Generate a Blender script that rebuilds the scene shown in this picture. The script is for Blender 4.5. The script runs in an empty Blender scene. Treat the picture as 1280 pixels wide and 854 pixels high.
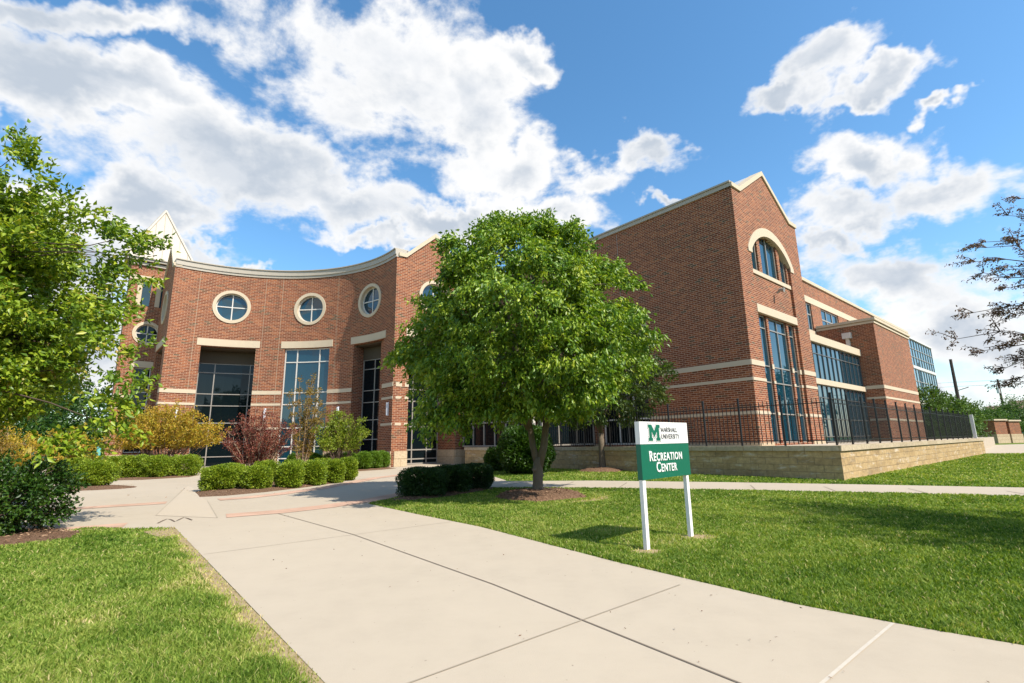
import bpy, bmesh, math, random
import numpy as np
from mathutils import Vector, Matrix
from mathutils.geometry import delaunay_2d_cdt
random.seed(7)
rng = np.random.default_rng(11)
R_ = math.radians
sc = bpy.context.scene
col = sc.collection

# ------------------------------------------------------------------ camera
EYE = 1.2
_p, _r = R_(11.57), R_(0.98)
up = Vector((-math.sin(_r)*math.cos(_p), math.cos(_r)*math.cos(_p), -math.sin(_p)))
fw = Vector((0, 0, -1)); fw = (fw - up*fw.dot(up)).normalized()
rt = fw.cross(up)
RM = Matrix((rt, fw, up))                       # camera axes -> world
cam = bpy.data.cameras.new("camera"); camo = bpy.data.objects.new("camera", cam); col.objects.link(camo)
cam.sensor_width = 36; cam.lens = 614/1280*36; cam.clip_end = 6000; cam.clip_start = 0.05
camo.matrix_world = Matrix.Translation((0, 0, EYE)) @ RM.to_4x4()
sc.camera = camo
def pdir(x, y):                                  # direction of a place in the sky
    return (RM @ Vector((x-640, 427-y, -614))).normalized()

# ------------------------------------------------------------------ colour management
sc.view_settings.view_transform = 'Standard'; sc.view_settings.look = 'None'
sc.view_settings.exposure = 0.54; sc.view_settings.gamma = 1
sc.view_settings.use_curve_mapping = False
sc.cycles.max_bounces = 8; sc.cycles.transparent_max_bounces = 8
SUN_EL, SUN_AZ = 47.5, -36.5                     # azimuth as an angle from +X
sun = bpy.data.lights.new("sun", 'SUN'); suno = bpy.data.objects.new("sun", sun); col.objects.link(suno)
sun.energy = 5.0; sun.angle = R_(0.55); sun.color = (1, .93, .82)
sd = Vector((math.cos(R_(SUN_EL))*math.cos(R_(SUN_AZ)), math.cos(R_(SUN_EL))*math.sin(R_(SUN_AZ)), math.sin(R_(SUN_EL))))
suno.rotation_euler = sd.to_track_quat('Z', 'Y').to_euler()

# ------------------------------------------------------------------ world: clear sky with cumulus
world = bpy.data.worlds.new("World"); sc.world = world; world.use_nodes = True
nt = world.node_tree; nt.nodes.clear()
class NG:
    def __init__(s, nt): s.nt = nt
    def n(s, t, **k):
        nd = s.nt.nodes.new(t)
        for a, b in k.items(): setattr(nd, a, b)
        return nd
    def link(s, a, b): s.nt.links.new(a, b)
    def val(s, sock, v):
        if hasattr(v, 'is_output') or isinstance(v, bpy.types.NodeSocket): s.link(v, sock)
        else: sock.default_value = v
    def math(s, op, a, b=0., c=0., clamp=False):
        nd = s.n('ShaderNodeMath', operation=op, use_clamp=clamp)
        for i, v in enumerate((a, b, c)): s.val(nd.inputs[i], v)
        return nd.outputs[0]
    def noise(s, vec, scale, detail=4, rough=.55, dist=0., lac=2.):
        nd = s.n('ShaderNodeTexNoise')
        if vec is not None: s.link(vec, nd.inputs['Vector'])
        nd.inputs['Scale'].default_value = scale; nd.inputs['Detail'].default_value = detail
        nd.inputs['Roughness'].default_value = rough; nd.inputs['Distortion'].default_value = dist
        nd.inputs['Lacunarity'].default_value = lac
        return nd.outputs['Fac']
    def mix(s, f, a, b, mode='MIX'):
        nd = s.n('ShaderNodeMix', data_type='RGBA', blend_type=mode)
        s.val(nd.inputs[0], f)
        for i, v in ((6, a), (7, b)):
            if isinstance(v, tuple): nd.inputs[i].default_value = (*v, 1)
            else: s.val(nd.inputs[i], v)
        return nd.outputs[2]
    def smooth(s, v, a, b, lo=0., hi=1.):
        nd = s.n('ShaderNodeMapRange', interpolation_type='SMOOTHSTEP')
        s.val(nd.inputs[0], v); nd.inputs[1].default_value = a; nd.inputs[2].default_value = b
        nd.inputs[3].default_value = lo; nd.inputs[4].default_value = hi
        return nd.outputs[0]
    def ramp(s, v, stops, interp='LINEAR'):
        nd = s.n('ShaderNodeValToRGB'); nd.color_ramp.interpolation = interp
        e = nd.color_ramp.elements
        while len(e) < len(stops): e.new(.5)
        for i, (p, c) in enumerate(stops): e[i].position = p; e[i].color = (*c, 1)
        s.link(v, nd.inputs[0]); return nd.outputs[0]
g = NG(nt)
sky = g.n('ShaderNodeTexSky', sky_type='NISHITA', sun_disc=False)
sky.sun_elevation = R_(SUN_EL); sky.sun_rotation = math.atan2(sd.x, sd.y); sky.altitude = 200
sky.air_density = 1.0; sky.dust_density = 0.6; sky.ozone_density = 2.2
tc = g.n('ShaderNodeTexCoord').outputs['Generated']
tc0 = tc
wn_ = g.n('ShaderNodeTexNoise'); g.link(tc, wn_.inputs['Vector']); wn_.inputs['Scale'].default_value = 6.5; wn_.inputs['Detail'].default_value = 5; wn_.inputs['Roughness'].default_value = .6
w1_ = g.n('ShaderNodeVectorMath', operation='SUBTRACT'); g.link(wn_.outputs['Color'], w1_.inputs[0]); w1_.inputs[1].default_value = (.5, .5, .5)
w2_ = g.n('ShaderNodeVectorMath', operation='SCALE'); g.link(w1_.outputs[0], w2_.inputs[0]); w2_.inputs['Scale'].default_value = .22
w3_ = g.n('ShaderNodeVectorMath', operation='ADD'); g.link(tc, w3_.inputs[0]); g.link(w2_.outputs[0], w3_.inputs[1]); tcw = w3_.outputs[0]
# cumulus banks: centre, half sizes (as tangents) and tilt of each bank on the dome
BANKS = [(475,92,190,92,20),(590,130,62,100,0),(130,112,215,46,14),(315,215,180,68,20),(430,262,120,42,5),(190,262,150,44,0),
 (3,128,40,40,0),(100,25,230,34,4),(802,196,50,30,-8),(735,232,62,34,0),(690,265,80,30,0),(640,212,66,40,0),(665,72,44,32,20),
 (1015,84,88,40,-24),(1100,104,58,20,-22),(965,128,58,20,-12),(1085,195,70,40,20),(1165,235,125,38,-4),(1060,255,70,38,0),
 (1166,138,27,16,-40),(838,250,34,12,0),(1110,350,150,52,12),(1225,430,130,52,0),(1040,300,50,24,0),(300,326,46,11,0),(470,300,120,16,0),
 (565,280,90,26,0),(1200,500,200,30,0),(230,310,110,20,0),(60,330,150,60,0),(60,430,150,70,0),(700,0,-1,0,0)]
acc = None
for (x, y, rx, ry, a) in BANKS:
    if rx < 0: continue
    d = pdir(x, y); k = 1/math.hypot(math.hypot(x-640, y-427), 614)
    e1 = (pdir(x+10*math.cos(R_(a)), y+10*math.sin(R_(a))) - d); e1 = (e1 - d*e1.dot(d)).normalized()
    e2 = d.cross(e1)
    th = math.hypot(math.hypot(x-640, y-427), 614)
    s1 = math.tan(math.acos(min(1, pdir(x+rx*math.cos(R_(a)), y+rx*math.sin(R_(a))).dot(d)))); s2 = math.tan(math.acos(min(1, pdir(x-ry*math.sin(R_(a)), y+ry*math.cos(R_(a))).dot(d))))
    m = g.n('ShaderNodeMapping', vector_type='TEXTURE')
    m.inputs['Location'].default_value = d
    m.inputs['Rotation'].default_value = Matrix((e1, e2, d)).transposed().to_euler()
    m.inputs['Scale'].default_value = (s1, s2, .6)
    g.link(tcw, m.inputs[0])
    ln = g.n('ShaderNodeVectorMath', operation='LENGTH'); g.link(m.outputs[0], ln.inputs[0])
    acc = ln.outputs['Value'] if acc is None else g.math('SMOOTH_MIN', acc, ln.outputs['Value'], .10)
body = g.math('SUBTRACT', 1.0, acc)                       # >0 inside a bank
# scattered cumulus over the rest of the dome
dt = g.n('ShaderNodeVectorMath', operation='DOT_PRODUCT'); g.link(tc, dt.inputs[0]); dt.inputs[1].default_value = (0, 1, 0)
behind = g.smooth(dt.outputs['Value'], .35, .1)
scat = g.math('MULTIPLY', g.math('SUBTRACT', g.noise(tc, 2.3, 3), .55), 3.2)
body = g.math('MAXIMUM', body, g.math('SUBTRACT', g.math('MULTIPLY', scat, behind), g.math('MULTIPLY', g.math('SUBTRACT', 1, behind), 2)))
mp = g.n('ShaderNodeMapping'); mp.inputs['Scale'].default_value = (1, 1, 1.7); g.link(tc, mp.inputs[0])
f1 = g.noise(mp.outputs[0], 5.2, 10, .60, .25)
f2 = g.noise(mp.outputs[0], 15., 8, .6, .1)
bodyc = g.math('MINIMUM', body, .8)
field = g.math('ADD', bodyc, g.math('MULTIPLY', g.math('SUBTRACT', f1, .50), 2.7))
field = g.math('ADD', field, g.math('MULTIPLY', g.math('SUBTRACT', f2, .5), 1.0))
dens = g.smooth(field, -.12, .50)
# underside shading of the thick banks, bright rims
f3 = g.noise(mp.outputs[0], 3.1, 5, .5, .2)
thick = g.smooth(g.math('ADD', g.math('ADD', field, g.math('MULTIPLY', body, .8)), g.math('MULTIPLY', g.math('SUBTRACT', f3, .5), 2.6)), .42, 1.8)
ccol = g.mix(thick, (1.0, 1.0, 1.0), (.545, .615, .71))
lf = g.n('ShaderNodeVectorMath', operation='DOT_PRODUCT'); g.link(tc, lf.inputs[0]); lf.inputs[1].default_value = (-.92, -.39, 0)
thick = g.math('MULTIPLY', thick, g.smooth(lf.outputs['Value'], -.75, -.25, .08, 1))
puff = g.smooth(g.noise(mp.outputs[0], 9., 6, .55, .2), .42, .62)
ccol = g.mix(g.math('MULTIPLY', puff, .40), ccol, (.97, .98, 1))
cs = g.n('ShaderNodeVectorMath', operation='SCALE'); g.link(ccol, cs.inputs[0]); cs.inputs['Scale'].default_value = 7.4
hz = g.n('ShaderNodeSeparateXYZ'); g.link(tc, hz.inputs[0])
dens = g.math('MULTIPLY', dens, g.smooth(hz.outputs['Z'], -.02, .10, .35, 1))
skyc = g.n('ShaderNodeHueSaturation'); skyc.inputs['Hue'].default_value = .492; skyc.inputs['Saturation'].default_value = 1.2; skyc.inputs['Value'].default_value = 1.78
g.link(sky.outputs[0], skyc.inputs['Color'])
out = g.mix(dens, skyc.outputs[0], cs.outputs[0])
bg = g.n('ShaderNodeBackground'); bg.inputs['Strength'].default_value = .095; g.link(out, bg.inputs[0])
wo = g.n('ShaderNodeOutputWorld'); g.link(bg.outputs[0], wo.inputs[0])
try:
    world.cycles.sampling_method = 'MANUAL'; world.cycles.sample_map_resolution = 512
except Exception: pass

# ------------------------------------------------------------------ materials
def newmat(name):
    m = bpy.data.materials.new(name); m.use_nodes = True; m.node_tree.nodes.clear()
    return m, NG(m.node_tree)
def finish(g, base, rough=.8, bump=None, bstr=.3, bdist=.02, spec=.5, metal=0., ior=1.5, trans=None):
    b = g.n('ShaderNodeBsdfPrincipled')
    if isinstance(base, tuple): b.inputs['Base Color'].default_value = (*base, 1)
    else: g.link(base, b.inputs['Base Color'])
    g.val(b.inputs['Roughness'], rough); b.inputs['Specular IOR Level'].default_value = spec
    b.inputs['Metallic'].default_value = metal; b.inputs['IOR'].default_value = ior
    if bump is not None:
        bn = g.n('ShaderNodeBump'); bn.inputs['Strength'].default_value = bstr; bn.inputs['Distance'].default_value = bdist
        g.link(bump, bn.inputs['Height']); g.link(bn.outputs[0], b.inputs['Normal'])
    o = g.n('ShaderNodeOutputMaterial')
    if trans:
        t = g.n('ShaderNodeBsdfTranslucent')
        if isinstance(base, tuple): t.inputs[0].default_value = (*base, 1)
        else:
            tm = g.mix(1.0, base, (1.5, 1.5, .5), 'MULTIPLY'); g.link(tm, t.inputs[0])
        ms = g.n('ShaderNodeMixShader'); ms.inputs[0].default_value = trans
        g.link(b.outputs[0], ms.inputs[1]); g.link(t.outputs[0], ms.inputs[2]); g.link(ms.outputs[0], o.inputs[0])
    else: g.link(b.outputs[0], o.inputs[0])
def obc(g): return g.n('ShaderNodeTexCoord').outputs['Object']
def plain(name, c, rough=.7, var=.15, scale=3., **k):
    m, g = newmat(name); v = obc(g)
    n = g.noise(v, scale, 6, .6); n2 = g.noise(v, scale*12, 4)
    a = tuple(x*(1-var) for x in c); b = tuple(min(1, x*(1+var)) for x in c)
    c1 = g.mix(g.math('MULTIPLY_ADD', n2, .4, g.math('MULTIPLY', n, .6)), a, b)
    finish(g, c1, rough, bump=n2, bstr=k.pop('bstr', .15), bdist=.01, **k)
    return m
def brick_mat(name, rh=.094, bw=.295, mort=.019):
    m, g = newmat(name)
    uv = g.n('ShaderNodeUVMap').outputs[0]; sp = g.n('ShaderNodeSeparateXYZ'); g.link(uv, sp.inputs[0])
    u, v = sp.outputs[0], sp.outputs[1]
    row = g.math('FLOOR', g.math('DIVIDE', v, rh))
    uu = g.math('ADD', g.math('DIVIDE', u, bw), g.math('MULTIPLY', g.math('MODULO', g.math('ABSOLUTE', row), 2), .5))
    cl = g.math('FLOOR', uu)
    fu = g.math('MULTIPLY', g.math('FRACT', uu), bw); fv = g.math('MULTIPLY', g.math('FRACT', g.math('DIVIDE', v, rh)), rh)
    du = g.math('MINIMUM', fu, g.math('SUBTRACT', bw, fu)); dv = g.math('MINIMUM', fv, g.math('SUBTRACT', rh, fv))
    ed = g.math('MINIMUM', du, dv)
    nz = g.noise(uv, 30, 2)
    ed = g.math('ADD', ed, g.math('MULTIPLY', g.math('SUBTRACT', nz, .5), .006))
    mask = g.smooth(ed, mort*.5-.003, mort*.5+.004)
    cb = g.n('ShaderNodeCombineXYZ'); g.link(cl, cb.inputs[0]); g.link(row, cb.inputs[1])
    wn = g.n('ShaderNodeTexWhiteNoise', noise_dimensions='2D'); g.link(cb.outputs[0], wn.inputs['Vector'])
    clus = g.smooth(g.noise(uv, .75, 3, .6), .5, .72)
    r = g.math('SUBTRACT', wn.outputs['Value'], g.math('MULTIPLY', clus, .09))
    bc = g.ramp(r, [(0, (.09, .06, .035)), (.03, (.12, .055, .028)), (.08, (.145, .040, .017)), (.35, (.18, .049, .021)), (.6, (.225, .065, .026)), (.85, (.30, .100, .039)), (.96, (.155, .041, .018))], 'LINEAR')
    big = g.noise(uv, .22, 4, .6); fine = g.noise(uv, 60, 3)
    bc = g.mix(1.0, bc, g.ramp(g.math('ADD', g.math('MULTIPLY', big, .7), g.math('MULTIPLY', fine, .3)), [(.3, (.8, .8, .8)), (.7, (1.15, 1.15, 1.15))]), 'MULTIPLY')
    cc = g.mix(mask, (.45, .295, .195), bc)
    # soot streaks washed down from the coping
    stm = g.n('ShaderNodeMapping'); stm.inputs['Scale'].default_value = (2.2, .14, 1); g.link(uv, stm.inputs[0])
    st = g.math('MULTIPLY', g.smooth(g.noise(stm.outputs[0], 1.0, 4, .6), .60, .78), g.smooth(v, 7.5, 12))
    cc = g.mix(g.math('MULTIPLY', st, .45), cc, (.06, .045, .035))
    finish(g, cc, .85, bump=mask, bstr=.6, bdist=.012, spec=.25)
    return m
def stone_block_mat(name, bw=.46, rh=.2, c1=(.50, .36, .19), c2=(.42, .29, .145), effl=True, joint=(.33, .235, .13)):
    m, g = newmat(name); uv = g.n('ShaderNodeUVMap').outputs[0]
    b = g.n('ShaderNodeTexBrick'); g.link(uv, b.inputs['Vector']); b.inputs['Scale'].default_value = 1
    b.inputs['Brick Width'].default_value = bw; b.inputs['Row Height'].default_value = rh; b.inputs['Mortar Size'].default_value = .009
    b.inputs['Color1'].default_value = (*c1, 1); b.inputs['Color2'].default_value = (*c2, 1); b.inputs['Mortar'].default_value = (*joint, 1)
    n = g.noise(uv, 9, 6, .65); n2 = g.noise(uv, 45, 4)
    c = g.mix(1.0, b.outputs['Color'], g.ramp(n, [(.3, (.72, .72, .72)), (.7, (1.15, 1.12, 1.08))]), 'MULTIPLY')
    if effl:                                                  # white mineral bloom and dark weather stains
        mpn = g.n('ShaderNodeMapping'); mpn.inputs['Scale'].default_value = (.55, 1.8, 1); g.link(uv, mpn.inputs[0])
        e = g.smooth(g.noise(mpn.outputs[0], 2.6, 8, .75), .52, .66)
        c = g.mix(g.math('MULTIPLY', e, .6), c, (.66, .60, .52))
        mp2 = g.n('ShaderNodeMapping'); mp2.inputs['Scale'].default_value = (.5, 1.3, 1); mp2.inputs['Location'].default_value = (7, 3, 0); g.link(uv, mp2.inputs[0])
        e2 = g.smooth(g.noise(mp2.outputs[0], 2.0, 6, .7), .48, .68)
        c = g.mix(g.math('MULTIPLY', e2, .45), c, (.14, .10, .065))
    h = g.math('ADD', g.math('MULTIPLY', n, .8), g.math('ADD', g.math('MULTIPLY', n2, .3), g.math('MULTIPLY', b.outputs['Fac'], -.8)))
    finish(g, c, .9, bump=h, bstr=.7, bdist=.03, spec=.2)
    return m
M = {}
M['brick'] = brick_mat('red_brick')
M['stone'] = plain('cast_stone', (.51, .42, .30), .8, .12, 1.6)
M['stone_base'] = stone_block_mat('split_stone', .8, .42, (.52, .42, .29), (.46, .36, .24), False)
M['wallstone'] = stone_block_mat('wall_stone')
M['capstone'] = stone_block_mat('cap_stone', .9, .5, (.50, .42, .30), (.42, .34, .23), False)
M['metal_beige'] = plain('beige_metal', (.38, .335, .27), .45, .05, 2)
M['roofmetal'] = plain('grey_roof_metal', (.55, .54, .52), .35, .06, 1)
M['joint_tan'] = plain('joint_tan', (.34, .25, .17), .9)
M['dark'] = plain('dark_bronze', (.03, .026, .022), .5)
M['frame'] = plain('aluminium_frame', (.27, .25, .22), .4, .06, 2)
M['frame_dark'] = plain('dark_frame', (.10, .10, .095), .4, .06, 2)
M['frame_light'] = plain('pale_frame', (.58, .55, .50), .4, .06, 2)
M['white'] = plain('white_paint', (.80, .79, .77), .45, .03, 2)
M['green'] = plain('sign_green', (.006, .125, .072), .4, .08, 2)
M['sign_side'] = plain('sign_side', (.55, .56, .56), .45, .05, 2)
M['black_iron'] = plain('black_iron', (.012, .012, .013), .45, .1, 3)
M['soffit'] = plain('soffit', (.075, .058, .036), .8, .1, 1)
M['lampwhite'] = plain('lamp_glass', (.75, .76, .8), .3, .04, 3)
M['roof_dark'] = plain('flat_roof', (.2, .19, .18), .9)
M['pole'] = plain('pole_wood', (.06, .045, .035), .9, .25, 2)
M['teal'] = plain('teal_plastic', (.12, .42, .38), .5)
def glass_mat(name, c, ior):
    m, g = newmat(name); v = obc(g); n = g.noise(v, .5, 2)
    finish(g, c, .02, bump=n, bstr=.05, bdist=.05, spec=.5, ior=ior); return m
M['glass'] = glass_mat('dark_glass', (.004, .008, .010), 1.32)
M['glass_blue'] = glass_mat('blue_glass', (.006, .036, .056), 1.7)
M['glass_pale'] = glass_mat('pale_blue_glass', (.06, .14, .19), 1.8)
# concrete
def concrete_mat(name, c, agg=0.):
    m, g = newmat(name); v = g.n('ShaderNodeNewGeometry').outputs['Position']
    n1 = g.noise(v, .45, 5, .6); n2 = g.noise(v, 3.5, 6, .65); n3 = g.noise(v, 140, 3, .7)
    t = g.math('ADD', g.math('MULTIPLY', n1, .45), g.math('ADD', g.math('MULTIPLY', n2, .35), g.math('MULTIPLY', n3, .2 + agg)))
    cc = g.ramp(t, [(.36, tuple(x*.92 for x in c)), (.5, c), (.66, tuple(min(1, x*1.05) for x in c))])
    spots = g.smooth(g.noise(v, 22, 3, .5), .725, .755)
    cc = g.mix(g.math('MULTIPLY', spots, .5), cc, (.12, .095, .07))
    mpv = g.n('ShaderNodeMapping'); mpv.inputs['Rotation'].default_value = (0, 0, R_(45)); mpv.inputs['Scale'].default_value = (.35, 2.4, 1); g.link(v, mpv.inputs[0])
    sm = g.smooth(g.noise(mpv.outputs[0], 1.1, 7, .7), .56, .78)
    cc = g.mix(g.math('MULTIPLY', sm, .12), cc, (.26, .22, .17))
    finish(g, cc, .88, bump=n3, bstr=.35 + agg, bdist=.004, spec=.3); return m
M['concrete'] = concrete_mat('concrete', (.415, .352, .268))
M['concrete2'] = concrete_mat('exposed_aggregate', (.425, .358, .272), .35)
m, g = newmat('brick_paver'); v = g.n('ShaderNodeNewGeometry').outputs['Position']
b = g.n('ShaderNodeTexBrick'); g.link(v, b.inputs['Vector']); b.inputs['Scale'].default_value = 1
b.inputs['Brick Width'].default_value = .2; b.inputs['Row Height'].default_value = .1; b.inputs['Mortar Size'].default_value = .004
b.inputs['Color1'].default_value = (.47, .31, .225, 1); b.inputs['Color2'].default_value = (.42, .26, .185, 1); b.inputs['Mortar'].default_value = (.42, .3, .22, 1)
finish(g, g.mix(1.0, b.outputs['Color'], g.ramp(g.noise(v, 1.4, 5), [(.3, (.85, .85, .85)), (.7, (1.2, 1.2, 1.2))]), 'MULTIPLY'), .9, spec=.25); M['paver'] = m
m, g = newmat('mulch'); v = g.n('ShaderNodeNewGeometry').outputs['Position']
n = g.noise(v, 28, 6, .75); n2 = g.noise(v, 90, 3)
finish(g, g.ramp(g.math('ADD', g.math('MULTIPLY', n, .7), g.math('MULTIPLY', n2, .3)), [(.32, (.05, .028, .016)), (.5, (.17, .10, .062)), (.68, (.34, .22, .14))]), .95, bump=n, bstr=.9, bdist=.05, spec=.1); M['mulch'] = m
m, g = newmat('mulch_chip'); at = g.n('ShaderNodeAttribute', attribute_name='tone').outputs['Fac']
finish(g, g.ramp(at, [(0, (.06, .03, .016)), (.5, (.20, .115, .07)), (1, (.40, .27, .17))]), .9, spec=.1); M['chip'] = m
m, g = newmat('lawn_soil'); v = g.n('ShaderNodeNewGeometry').outputs['Position']
n1 = g.noise(v, .5, 5, .6); n2 = g.noise(v, 6, 6, .7); n3 = g.noise(v, 60, 4, .7)
t = g.math('ADD', g.math('MULTIPLY', n1, .35), g.math('ADD', g.math('MULTIPLY', n2, .35), g.math('MULTIPLY', n3, .3)))
finish(g, g.ramp(t, [(.34, (.06, .10, .014)), (.48, (.10, .15, .022)), (.6, (.16, .20, .04)), (.72, (.26, .25, .08))]), .95, bump=n3, bstr=.6, bdist=.03, spec=.1); M['lawn'] = m
def leaf_mat(name, stops, trans=.3, rough=.5, spec=.35):
    m, g = newmat(name); at = g.n('ShaderNodeAttribute', attribute_name='tone').outputs['Fac']
    finish(g, g.ramp(at, stops), rough, spec=spec, trans=trans); return m
M['blade'] = leaf_mat('grass_blade', [(0, (.055, .12, .012)), (.3, (.150, .240, .030)), (.6, (.29, .355, .066)), (.85, (.44, .43, .14)), (1, (.60, .48, .26))], .35, .6, .2)
M['leaf_main'] = leaf_mat('green_leaf', [(0, (.055, .13, .012)), (.4, (.14, .245, .018)), (.8, (.31, .40, .034)), (1, (.46, .50, .06))], .25, .42, .4)
M['leaf_left'] = leaf_mat('left_tree_leaf', [(0, (.06, .135, .010)), (.4, (.16, .25, .014)), (.8, (.35, .41, .03)), (1, (.42, .30, .07))], .26, .42, .4)
M['leaf_purple'] = leaf_mat('dark_plum_leaf', [(0, (.08, .04, .035)), (.5, (.17, .085, .06)), (.8, (.22, .15, .07)), (1, (.18, .22, .06))], .2, .45)
M['leaf_back'] = leaf_mat('back_tree_leaf', [(0, (.03, .06, .012)), (.5, (.06, .10, .016)), (.85, (.12, .15, .03)), (1, (.16, .10, .05))], .3, .5)
M['leaf_box'] = leaf_mat('boxwood_leaf', [(0, (.08, .14, .010)), (.5, (.20, .285, .018)), (1, (.42, .46, .04))], .25, .5)
M['leaf_box_dark'] = leaf_mat('boxwood_green_leaf', [(0, (.06, .13, .010)), (.5, (.12, .22, .016)), (1, (.22, .32, .03))], .25, .5)
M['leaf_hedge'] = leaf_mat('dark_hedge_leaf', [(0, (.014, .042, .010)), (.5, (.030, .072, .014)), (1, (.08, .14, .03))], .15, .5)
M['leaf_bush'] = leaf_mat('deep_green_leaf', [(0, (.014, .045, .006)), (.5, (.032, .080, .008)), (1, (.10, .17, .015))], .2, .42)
M['leaf_orange'] = leaf_mat('amber_leaf', [(0, (.26, .25, .02)), (.4, (.42, .32, .03)), (.75, (.48, .26, .035)), (1, (.34, .38, .03))], .3, .5)
M['leaf_orange2'] = leaf_mat('bronze_leaf', [(0, (.13, .12, .02)), (.5, (.25, .17, .03)), (1, (.30, .14, .04))], .3, .5)
M['leaf_red'] = leaf_mat('maroon_leaf', [(0, (.09, .022, .02)), (.5, (.18, .045, .032)), (1, (.34, .12, .065))], .25, .5)
M['leaf_lime'] = leaf_mat('lime_leaf', [(0, (.10, .16, .012)), (.5, (.20, .27, .02)), (1, (.34, .34, .04))], .3, .5)
M['leaf_far'] = leaf_mat('far_leaf', [(0, (.035, .085, .014)), (.5, (.07, .14, .022)), (1, (.14, .21, .04))], .25, .6)
M['bark'] = plain('bark', (.15, .115, .08), .95, .35, 9, bstr=.8)
M['twig'] = plain('twig', (.10, .065, .045), .9, .3, 9)
M['twig_tan'] = plain('tan_twig', (.30, .21, .14), .9, .3, 9)

# ------------------------------------------------------------------ object helpers
def tag(o, label=None, cat=None, group=None, kind=None):
    for k, v in (('label', label), ('category', cat), ('group', group), ('kind', kind)):
        if v: o[k] = v
    return o
def empty(name, loc=(0, 0, 0), **k):
    o = bpy.data.objects.new(name, None); col.objects.link(o); o.location = loc; o.empty_display_size = .2
    return tag(o, **k)
def root_loc(o):
    while o.parent: o = o.parent
    return Vector(o.location)
class MB:
    def __init__(s): s.v = []; s.f = []; s.uv = []
    def face(s, pts, uvs=None):
        i = len(s.v); s.v += [tuple(p) for p in pts]; s.f.append(tuple(range(i, i+len(pts))))
        s.uv.append(uvs if uvs else [(p[0]+p[1], p[2]) for p in pts])
    def build(s, name, mat, parent=None, smooth=False):
        off = root_loc(parent) if parent else Vector((0, 0, 0))
        me = bpy.data.meshes.new(name); me.from_pydata([(a-off.x, b-off.y, c-off.z) for a, b, c in s.v], [], s.f)
        uv = me.uv_layers.new(name='UVMap'); flat = [c for f in s.uv for p in f for c in p]
        uv.data.foreach_set('uv', flat); me.materials.append(mat)
        bm = bmesh.new(); bm.from_mesh(me); bmesh.ops.remove_doubles(bm, verts=bm.verts, dist=1e-5)
        if smooth:
            for f in bm.faces: f.smooth = True
        bm.to_mesh(me); bm.free()
        o = bpy.data.objects.new(name, me); col.objects.link(o)
        if parent: o.parent = parent
        return o
def pmap(O, D, N):
    O = Vector((O[0], O[1])); D = Vector(D); N = Vector(N)
    def f(s, z, d):
        p = O + D*s - N*d; return (p.x, p.y, z)
    f.planar = True; return f
def amap(c, r, a0, sign=-1):
    def f(s, z, d):
        a = a0 + sign*s/r; return (c[0]+(r+d)*math.cos(a), c[1]+(r+d)*math.sin(a), z)
    f.planar = False; return f
def inpoly(p, poly):
    x, y = p; c = False; n = len(poly)
    for i in range(n):
        x1, y1 = poly[i]; x2, y2 = poly[(i+1) % n]
        if (y1 > y) != (y2 > y) and x < (x2-x1)*(y-y1)/(y2-y1)+x1: c = not c
    return c
def cdt(outline, holes, step=None):
    vs = []; es = []
    for lp in [outline]+holes:
        i = len(vs); vs += [Vector(p) for p in lp]; es += [(i+k, i+(k+1) % len(lp)) for k in range(len(lp))]
    if step:
        x0 = min(p[0] for p in outline); x1 = max(p[0] for p in outline); z0 = min(p[1] for p in outline); z1 = max(p[1] for p in outline)
        n = max(1, int((x1-x0)/step))
        for k in range(1, n):
            x = x0+(x1-x0)*k/n; i = len(vs); vs += [Vector((x, z0-.01)), Vector((x, z1+.01))]; es.append((i, i+1))
    r = delaunay_2d_cdt(vs, es, [], 0, 1e-5)
    V2, F = r[0], r[2]; keep = []
    for f in F:
        c = (sum(V2[i].x for i in f)/len(f), sum(V2[i].y for i in f)/len(f))
        if inpoly(c, outline) and not any(inpoly(c, h) for h in holes): keep.append(f)
    return V2, keep
def slabwall(mb, mp, outline, holes=(), th=.3, d0=0., step=None, back=True):
    if step is None and not mp.planar: step = .28
    V2, F = cdt(list(outline), [list(h) for h in holes], step)
    ec = {}
    for f in F:
        for k in range(len(f)):
            e = (f[k], f[(k+1) % len(f)]); ec[e] = 1
        p = [V2[i] for i in f]
        mb.face([mp(q.x, q.y, d0) for q in p], [(q.x, q.y) for q in p])
        if back: mb.face([mp(q.x, q.y, d0+th) for q in reversed(p)], [(q.x, q.y) for q in reversed(p)])
    for (a, b) in ec:
        if (b, a) in ec: continue
        A, B = V2[a], V2[b]
        if abs(A.x-B.x) < abs(A.y-B.y): u = [(A.x, A.y), (A.x+th, A.y), (B.x+th, B.y), (B.x, B.y)]
        else: u = [(A.x, A.y), (A.x, A.y+th), (B.x, B.y+th), (B.x, B.y)]
        mb.face([mp(A.x, A.y, d0), mp(A.x, A.y, d0+th), mp(B.x, B.y, d0+th), mp(B.x, B.y, d0)], u)
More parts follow.
